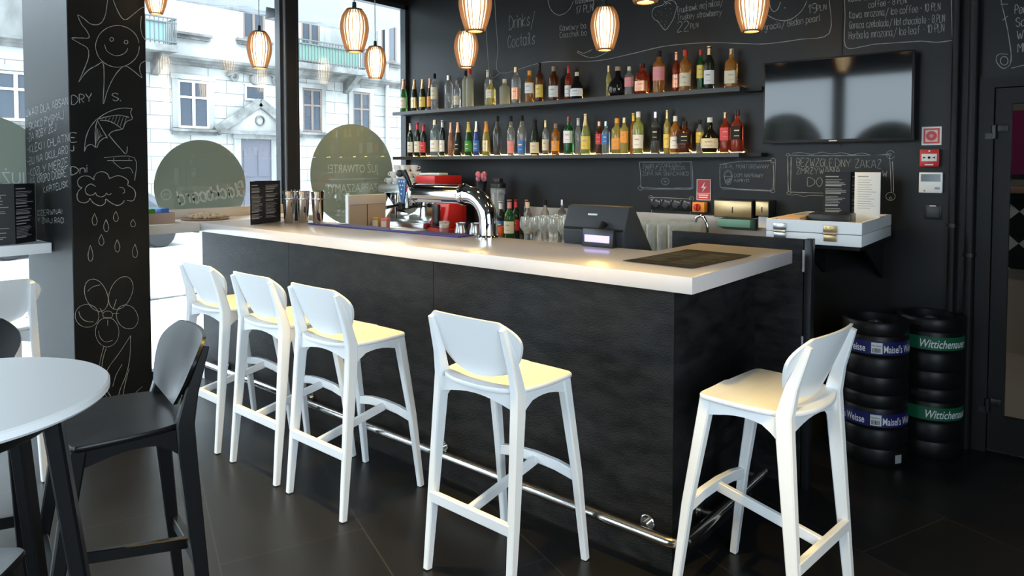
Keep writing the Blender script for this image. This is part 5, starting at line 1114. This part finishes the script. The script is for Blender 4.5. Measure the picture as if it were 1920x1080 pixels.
BK = [(1.49, -.36, .285, .06, 'wine', 'green', 'white', None, 'green bottle with white cap nearest the chrome tap column on the back counter'), (1.565, -.44, .29, .06, 'wine', 'dark', 'white', 'blue', 'dark bottle with white neck and bluish label behind the orange bowl'),
 (1.62, -.33, .30, .062, 'wine', 'dark', 'red', 'red', 'red necked wine bottle left of the big green wine bottle'), (1.735, -.54, .31, .078, 'wine', 'green', 'pink', 'cream', 'big green wine bottle with cream label and pink neck on the back counter'),
 (1.70, -.30, .30, .06, 'wine', 'dark', 'pink', 'cream', 'dark bottle with pink neck standing behind the big green wine bottle'), (1.81, -.42, .29, .06, 'spirit', 'clear', 'cream', 'cream', 'clear bottle with cream cap right of the big green wine bottle'),
 (1.80, -.20, .30, .06, 'spirit', 'clear', 'black', None, 'clear bottle with black cap against the steel splashback'), (1.90, -.12, .30, .06, 'spirit', 'smoke', 'silver', None, 'grey bottle with silver cap behind the wine glasses'), (2.03, -.095, .26, .07, 'wine', 'dark', 'red', 'cream', 'dark bottle with red cap behind the wine glasses')]
for x, y, h, w_, k, gg, c, lb, tx in BK: bottle(x, y, .9405, h, w_, k, gg, c, lb, tx, 'bottles on the back counter', (.22, .5))
# ================================================================ bar stools
def stool_parts(t_, m, ms):
    def leg(pts, sec): return tube(new(), pts, sec, square=True, up=(0, 1, 0))
    for s_ in (-1, 1):
        obj('leg', leg([(s_ * .202, -.2175, .004), (s_ * .197, -.192, .28), (s_ * .188, -.160, .655), (s_ * .185, -.156, .735), (s_ * .180, -.176, .825), (s_ * .172, -.221, .955)],
                       [(.0125, .014), (.015, .019), (.017, .0255), (.017, .0255), (.0145, .019), (.010, .010)]), m, t_)
        obj('leg', leg([(s_ * .205, .2175, .004), (s_ * .194, .176, .345), (s_ * .176, .114, .722)], [(.013, .013), (.016, .017), (.019, .022)]), m, t_)
        obj('foot_cap', cyl(new(), (s_ * .202, -.2175, 0), .011, 0, .008, 10), 'black', t_); obj('foot_cap', cyl(new(), (s_ * .205, .2175, 0), .011, 0, .008, 10), 'black', t_)
    # seat shell
    half = [(0, .138), (.10, .138), (.182, .135), (.202, .127), (.210, .108), (.211, .0), (.203, -.08), (.186, -.135), (.15, -.175), (.08, -.202)]
    out = smooth_pts([(x, y, 0) for x, y in half + [(0, -.208)] + [(-x, y) for x, y in half[:0:-1]] + [(0, .146)]], 4)[:-1]
    out = [(p[0], p[1]) for p in out]; N = len(out)
    b_ = new(); rings = []
    for sc, z in ((.985, .7235), (1, .727), (1, .737), (.988, .741), (.7, .737), (.35, .735)):
        rings.append([b_.verts.new((x * sc, (y + .035) * sc - .035, z)) for x, y in out])
    for A, B in zip(rings, rings[1:]):
        for k in range(N): b_.faces.new((A[k], A[(k + 1) % N], B[(k + 1) % N], B[k]))
    b_.faces.new(rings[0]); b_.faces.new(rings[-1]); obj('seat', b_, ms, t_, sharp=50)
    # apron rails, arched below
    b_ = new(); n_ = 8
    for s_ in (-1, 1):
        top = [(-.145 + .245 * k / n_, .7232) for k in range(n_ + 1)]; bot = [(-.145 + .245 * k / n_, .672 + .022 * math.sin(PI * min(1, k / n_ * 1.02)) - (.030 if k == 0 else 0.0) - (.012 if k == 1 else 0)) for k in range(n_ + 1)]
        prism(b_, top + bot[::-1], s_ * .181 - .010, s_ * .181 + .010, 'x')
    for y, zb in ((-.158, .668), (.118, .672)):
        top = [(-.17 + .34 * k / n_, .722) for k in range(n_ + 1)]; bot = [(-.17 + .34 * k / n_, zb + .025 * math.sin(PI * k / n_)) for k in range(n_ + 1)]
        prism(b_, top + bot[::-1], y - .010, y + .010, 'y')
    obj('seat_frame', b_, m, t_, sharp=40)
    obj('stretcher', tube(new(), [(-.192, -.202, .275), (.192, -.202, .275)], (.011, .020), square=True), m, t_)
    b_ = new(); tube(b_, [(-.190, .176, .335), (-.1, .176, .350), (0, .176, .355), (.1, .176, .350), (.190, .176, .335)], (.012, .020), square=True); obj('stretcher', b_, m, t_)
    obj('stretcher', tube(new(), [(0, -.196, .283), (0, .168, .345)], (.010, .018), square=True), m, t_)
    # curved backrest
    b_ = new(); nu, nv = 24, 16; F = []; Bk = []
    for j in range(nv + 1):
        v = j / nv; z = .757 + .223 * v
        wv = .224 - .080 * (1 - v) ** 2.4 - (.070 * ((v - .55) / .45) ** 2.6 if v > .55 else 0)
        rf, rb = [], []
        for i in range(nu + 1):
            u = -1 + 2 * i / nu; x = u * wv
            y = -.162 - .086 * v + .85 * x * x; zz = z + .028 * u * u * (1 - v) ** 1.5 - .004 * u * u * v
            rf.append(b_.verts.new((x, y + .011, zz))); rb.append(b_.verts.new((x, y, zz)))
        F.append(rf); Bk.append(rb)
    for j in range(nv):
        for i in range(nu):
            b_.faces.new((F[j][i], F[j][i + 1], F[j + 1][i + 1], F[j + 1][i])); b_.faces.new((Bk[j][i], Bk[j + 1][i], Bk[j + 1][i + 1], Bk[j][i + 1]))
    for i in range(nu):
        b_.faces.new((F[0][i], Bk[0][i], Bk[0][i + 1], F[0][i + 1])); b_.faces.new((F[nv][i], F[nv][i + 1], Bk[nv][i + 1], Bk[nv][i]))
    for j in range(nv):
        b_.faces.new((F[j][0], F[j + 1][0], Bk[j + 1][0], Bk[j][0])); b_.faces.new((F[j][nu], Bk[j][nu], Bk[j + 1][nu], F[j + 1][nu]))
    obj('backrest', b_, m, t_, sharp=60)
    return t_
g_ = 'white bar stools at the bar'
s0 = stool_parts(thing('bar_stool', 'white bar stool at the bar nearest the window, partly behind the black stool back', 'bar stool', (1.325, -2.42, 0), 0, g_), 'white', 'seatwhite')
dup(s0, (1.888, -2.42, 0), 0, 'white bar stool second from the window along the bar front'); dup(s0, (2.402, -2.42, 0), 0, 'white bar stool third from the window along the bar front')
dup(s0, (3.331, -2.425, 0), math.radians(-.5), 'white bar stool in front of the bar corner, standing apart from the row of three'); dup(s0, (4.147, -2.025, 0), math.radians(84), 'white bar stool facing the short end of the bar, in front of the kegs')
dup(s0, (.985, -3.52, 0), math.radians(88), 'white bar stool pulled up to the window counter left of the column', 'white bar stool at the window counter')
b0 = stool_parts(thing('bar_stool', 'black bar stool with curved back on the right side of the round white table', 'bar stool', (2.735, -3.56, 0), math.radians(168), 'black bar stools at the round table'), 'blackwood', 'blackwood')
dup(b0, (2.28, -3.93, 0), math.radians(-115), 'black bar stool behind the round table at the left photo edge, its back shining blue')
dup(b0, (3.35, -4.20, 0), math.radians(48), 'black bar stool half cut off at the lower left corner of the photo')
# round bar table
tb = thing('round_table', 'round white high table with black splayed legs at the left', 'table', (3.295, -4.09, 0))
obj('table_top', lathe(new(), [(0, 1.028), (.298, 1.028), (.304, 1.034), (.304, 1.046), (.300, 1.050), (0, 1.050)], 72), 'white', tb)
obj('apron', lathe(new(), [(0, .975), (.20, .975), (.215, .985), (.215, 1.0278), (0, 1.0278)], 40), 'blackwood', tb)
for a in (4, 60, 125, 195):
    a = math.radians(a); c, s_ = math.cos(a), math.sin(a)
    obj('leg', tube(new(), [(.205 * c, .205 * s_, .985), (.272 * c, .272 * s_, .45), (.33 * c, .33 * s_, 0)], [(.017, .017), (.015, .015), (.011, .011)], square=True), 'blackwood', tb)
# ================================================================ pendant lamps
def lamp_parts(t_, zb, ztop, watt=4, cone=150):
    h = .262; pr = [(.047, 0), (.058, .03), (.072, .075), (.0815, .12), (.084, .15), (.080, .19), (.068, .23), (.046, h)]
    obj('diffuser', lathe(new(), [(0, .014), (.040, .014), (.050, .05), (.052, h - .06), (.03, h - .02), (0, h - .02)], 20), 'glow', t_)
    obj('inner_shade', lathe(new(), [(r_ * .90, z) for r_, z in pr], 24), 'shell', t_)
    b_ = new(); n_ = 22
    for k in range(n_):
        a = 2 * PI * k / n_; c, s_ = math.cos(a), math.sin(a)
        tube(b_, smooth_pts([(r_ * c, r_ * s_, z) for r_, z in pr], 2), (.0017, .006), square=True, up=(c, s_, 0))
    obj('slat_shade', b_, 'slat', t_, sharp=0)
    obj('top_cap', lathe(new(), [(0, h - .004), (.050, h - .004), (.050, h + .006), (.014, h + .012), (.012, h + .05), (0, h + .05)], 24), 'black', t_)
    obj('bottom_ring', lathe(new(), [(.038, -.002), (.049, -.002), (.049, .006), (.038, .006), (.038, -.002)], 24), 'slat', t_)
    obj('cord', cyl(new(), (0, 0, 0), .0035, h + .05, ztop - zb - .02, 8), 'cord', t_)
    obj('ceiling_rose', lathe(new(), [(0, ztop - zb), (.04, ztop - zb), (.04, ztop - zb - .02), (0, ztop - zb - .025)], 20), 'white', t_)
    bd_ = bpy.data.lights.new('bulb', 'SPOT'); bd_.energy = watt; bd_.color = (1, .67, .17); bd_.spot_size = math.radians(cone); bd_.spot_blend = .9; bd_.shadow_soft_size = .035
    bo = bpy.data.objects.new('bulb', bd_); COL.objects.link(bo); bo.parent = t_; bo.location = (0, 0, .008)
    return t_
gl_ = 'slatted pendant lamps over the bar'; rows = {0: (-1.625, 'over the bar counter'), 1: (-.66, 'over the back counter')}
pl = [(.23, 0, 'hanging just left of the window post, front row'), (1.37, 0, 'before the right window pane, the larger one'), (2.42, 0, 'at the top of the photo just above another lamp'), (3.45, 0, 'cut off by the top photo edge over the bar corner'),
      (.37, 1, 'before the right window pane, the smaller one'), (1.42, 1, 'hanging directly under the bigger lamp, above the frosted bottles'), (2.62, 1, 'hanging in front of the chalk banana drawing'), (3.55, 1, 'hanging above the right end of the bottle shelves')]
l0 = None
for x, rw, tx in pl:
    lb = 'slatted glowing pendant lamp ' + tx
    if l0 is None: l0 = lamp_parts(thing('pendant_lamp', lb, 'lamp', (x, rows[rw][0], 2.22), 0, gl_), 2.22, 3.3)
    elif rw == 0: dup(l0, (x, rows[rw][0], 2.22), R.uniform(0, 1), lb)
    else: lamp_parts(thing('pendant_lamp', lb, 'lamp', (x, rows[rw][0], 2.22), R.uniform(0, 1), gl_), 2.22, 3.3, 22)
for k, x in enumerate((1.45, 2.55, 3.65, 4.75)): lamp_parts(thing('pendant_lamp', 'pendant lamp of the nearest row, above the top photo edge', 'lamp', (x, -2.80, 2.50), k, 'nearest row of pendant lamps'), 2.5, 3.3, 135, 70)
sl = lamp_parts(thing('pendant_lamp', 'small pendant lamp hanging by the top right edge of the black column', 'lamp', (.955, -2.665, 2.345)), 2.345, 2.345 + .955 / .66, .4)
sl.scale = (.66, .66, .66)
# ================================================================ beer kegs
def keg(label, x, y, z, band, words, rot, low_tag=False, size=.052, shear=0):
    t_ = thing('beer_keg', label, 'keg', (x, y, z), rot, 'beer kegs by the back wall'); r = .155; h = .36
    obj('body', lathe(new(), [(0, .045), (r - .03, .035), (r - .028, 0), (r - .006, 0), (r, .008), (r, .07), (r - .006, .085), (r, .10), (r, .175), (r - .007, .185), (r, .195), (r, .275), (r - .006, .29), (r, .305), (r, .352), (r - .006, h), (r - .026, h), (r - .026, .315), (r - .04, .305), (0, .315)], 48), 'keg', t_)
    obj('valve', lathe(new(), [(0, .3152), (.035, .3125), (.035, .335), (.022, .338), (.022, .345), (0, .345)], 24), 'steel', t_)
    b_ = new(); 
    for k in range(48):
        a0, a1 = 2 * PI * k / 48, 2 * PI * (k + 1) / 48; q = r + .0012
        f = b_.faces.new([b_.verts.new((q * math.cos(a), q * math.sin(a), zz)) for a, zz in ((a0, .202), (a1, .202), (a1, .268), (a0, .268))])
    bmesh.ops.remove_doubles(b_, verts=b_.verts[:], dist=1e-5); bo = obj('label_band', b_, band, t_)
    b_ = new()
    for s, start, wd in words:
        put_text(b_, s, size, lambda a, hh, st=start: ((r + .002) * math.cos(st + a / r), (r + .002) * math.sin(st + a / r), .214 + hh), fitw=wd, bold=.0006, shear=shear)
    obj('lettering', b_, 'print', bo, sharp=0)
    if band == 'navy':
        b_ = new()
        for k in range(6):
            a0, a1 = -PI / 2 - .16 + .32 * k / 6, -PI / 2 - .16 + .32 * (k + 1) / 6
            b_.faces.new([b_.verts.new(((r + .002) * math.cos(a), (r + .002) * math.sin(a), zz)) for a, zz in ((a0, .208), (a1, .208), (a1, .262), (a0, .262))])
        st = obj('sticker', b_, 'print', bo, sharp=0)
        b_ = new(); put_text(b_, 'Pfandbier', .012, lambda a, hh: ((r + .003) * math.cos(-PI / 2 - .14 + a / r), (r + .003) * math.sin(-PI / 2 - .14 + a / r), .243 + hh), fitw=.042)
        for k in range(7): join_flat(b_, lambda u, v: ((r + .003) * math.cos(-PI / 2 + u), (r + .003) * math.sin(-PI / 2 + u), v), [(-.12 + .034 * k, -.12 + .034 * k + .018, .213, .022)])
        obj('sticker_print', b_, 'ink', st, sharp=0)
    if low_tag:
        b_ = new()
        for k in range(3):
            a0, a1 = -PI / 2 + .62 + .26 * k / 3, -PI / 2 + .62 + .26 * (k + 1) / 3
            b_.faces.new([b_.verts.new(((r + .0015) * math.cos(a), (r + .0015) * math.sin(a), zz)) for a, zz in ((a0, .02), (a1, .02), (a1, .062), (a0, .062))])
        obj('paper_tag', b_, 'dim', t_)
    hnd = new()
    for sg in (0, PI):
        for k in range(5):
            a0, a1 = sg + .5 + .1 * k, sg + .5 + .1 * (k + 1)
            hnd.faces.new([hnd.verts.new(((r + .0012) * math.cos(a), (r + .0012) * math.sin(a), zz)) for a, zz in ((a0, .322), (a1, .322), (a1, .342), (a0, .342))])
    obj('hand_hole', hnd, 'ink', t_)
W1 = [("Maisel's Weisse", -PI / 2 + .20, .20), ("Maisel's Weisse", -PI / 2 - 1.62, .20)]
W2 = [('Wittichenauer', -PI / 2 - .62, .24)]
keg('lower black keg with navy blue band in the stack behind the white stool', 4.135, -.455, 0, 'navy', W1, .29, True)
keg('upper black keg with navy blue band in the stack behind the white stool', 4.135, -.455, .361, 'navy', W1, .28)
keg('lower black keg with green band in the stack by the wall pipes', 4.335, -.172, 0, 'kgreen', W2, .70, False, .058, .3)
keg('upper black keg with green band in the stack by the wall pipes', 4.335, -.172, .361, 'kgreen', W2, .50, False, .058, .3)
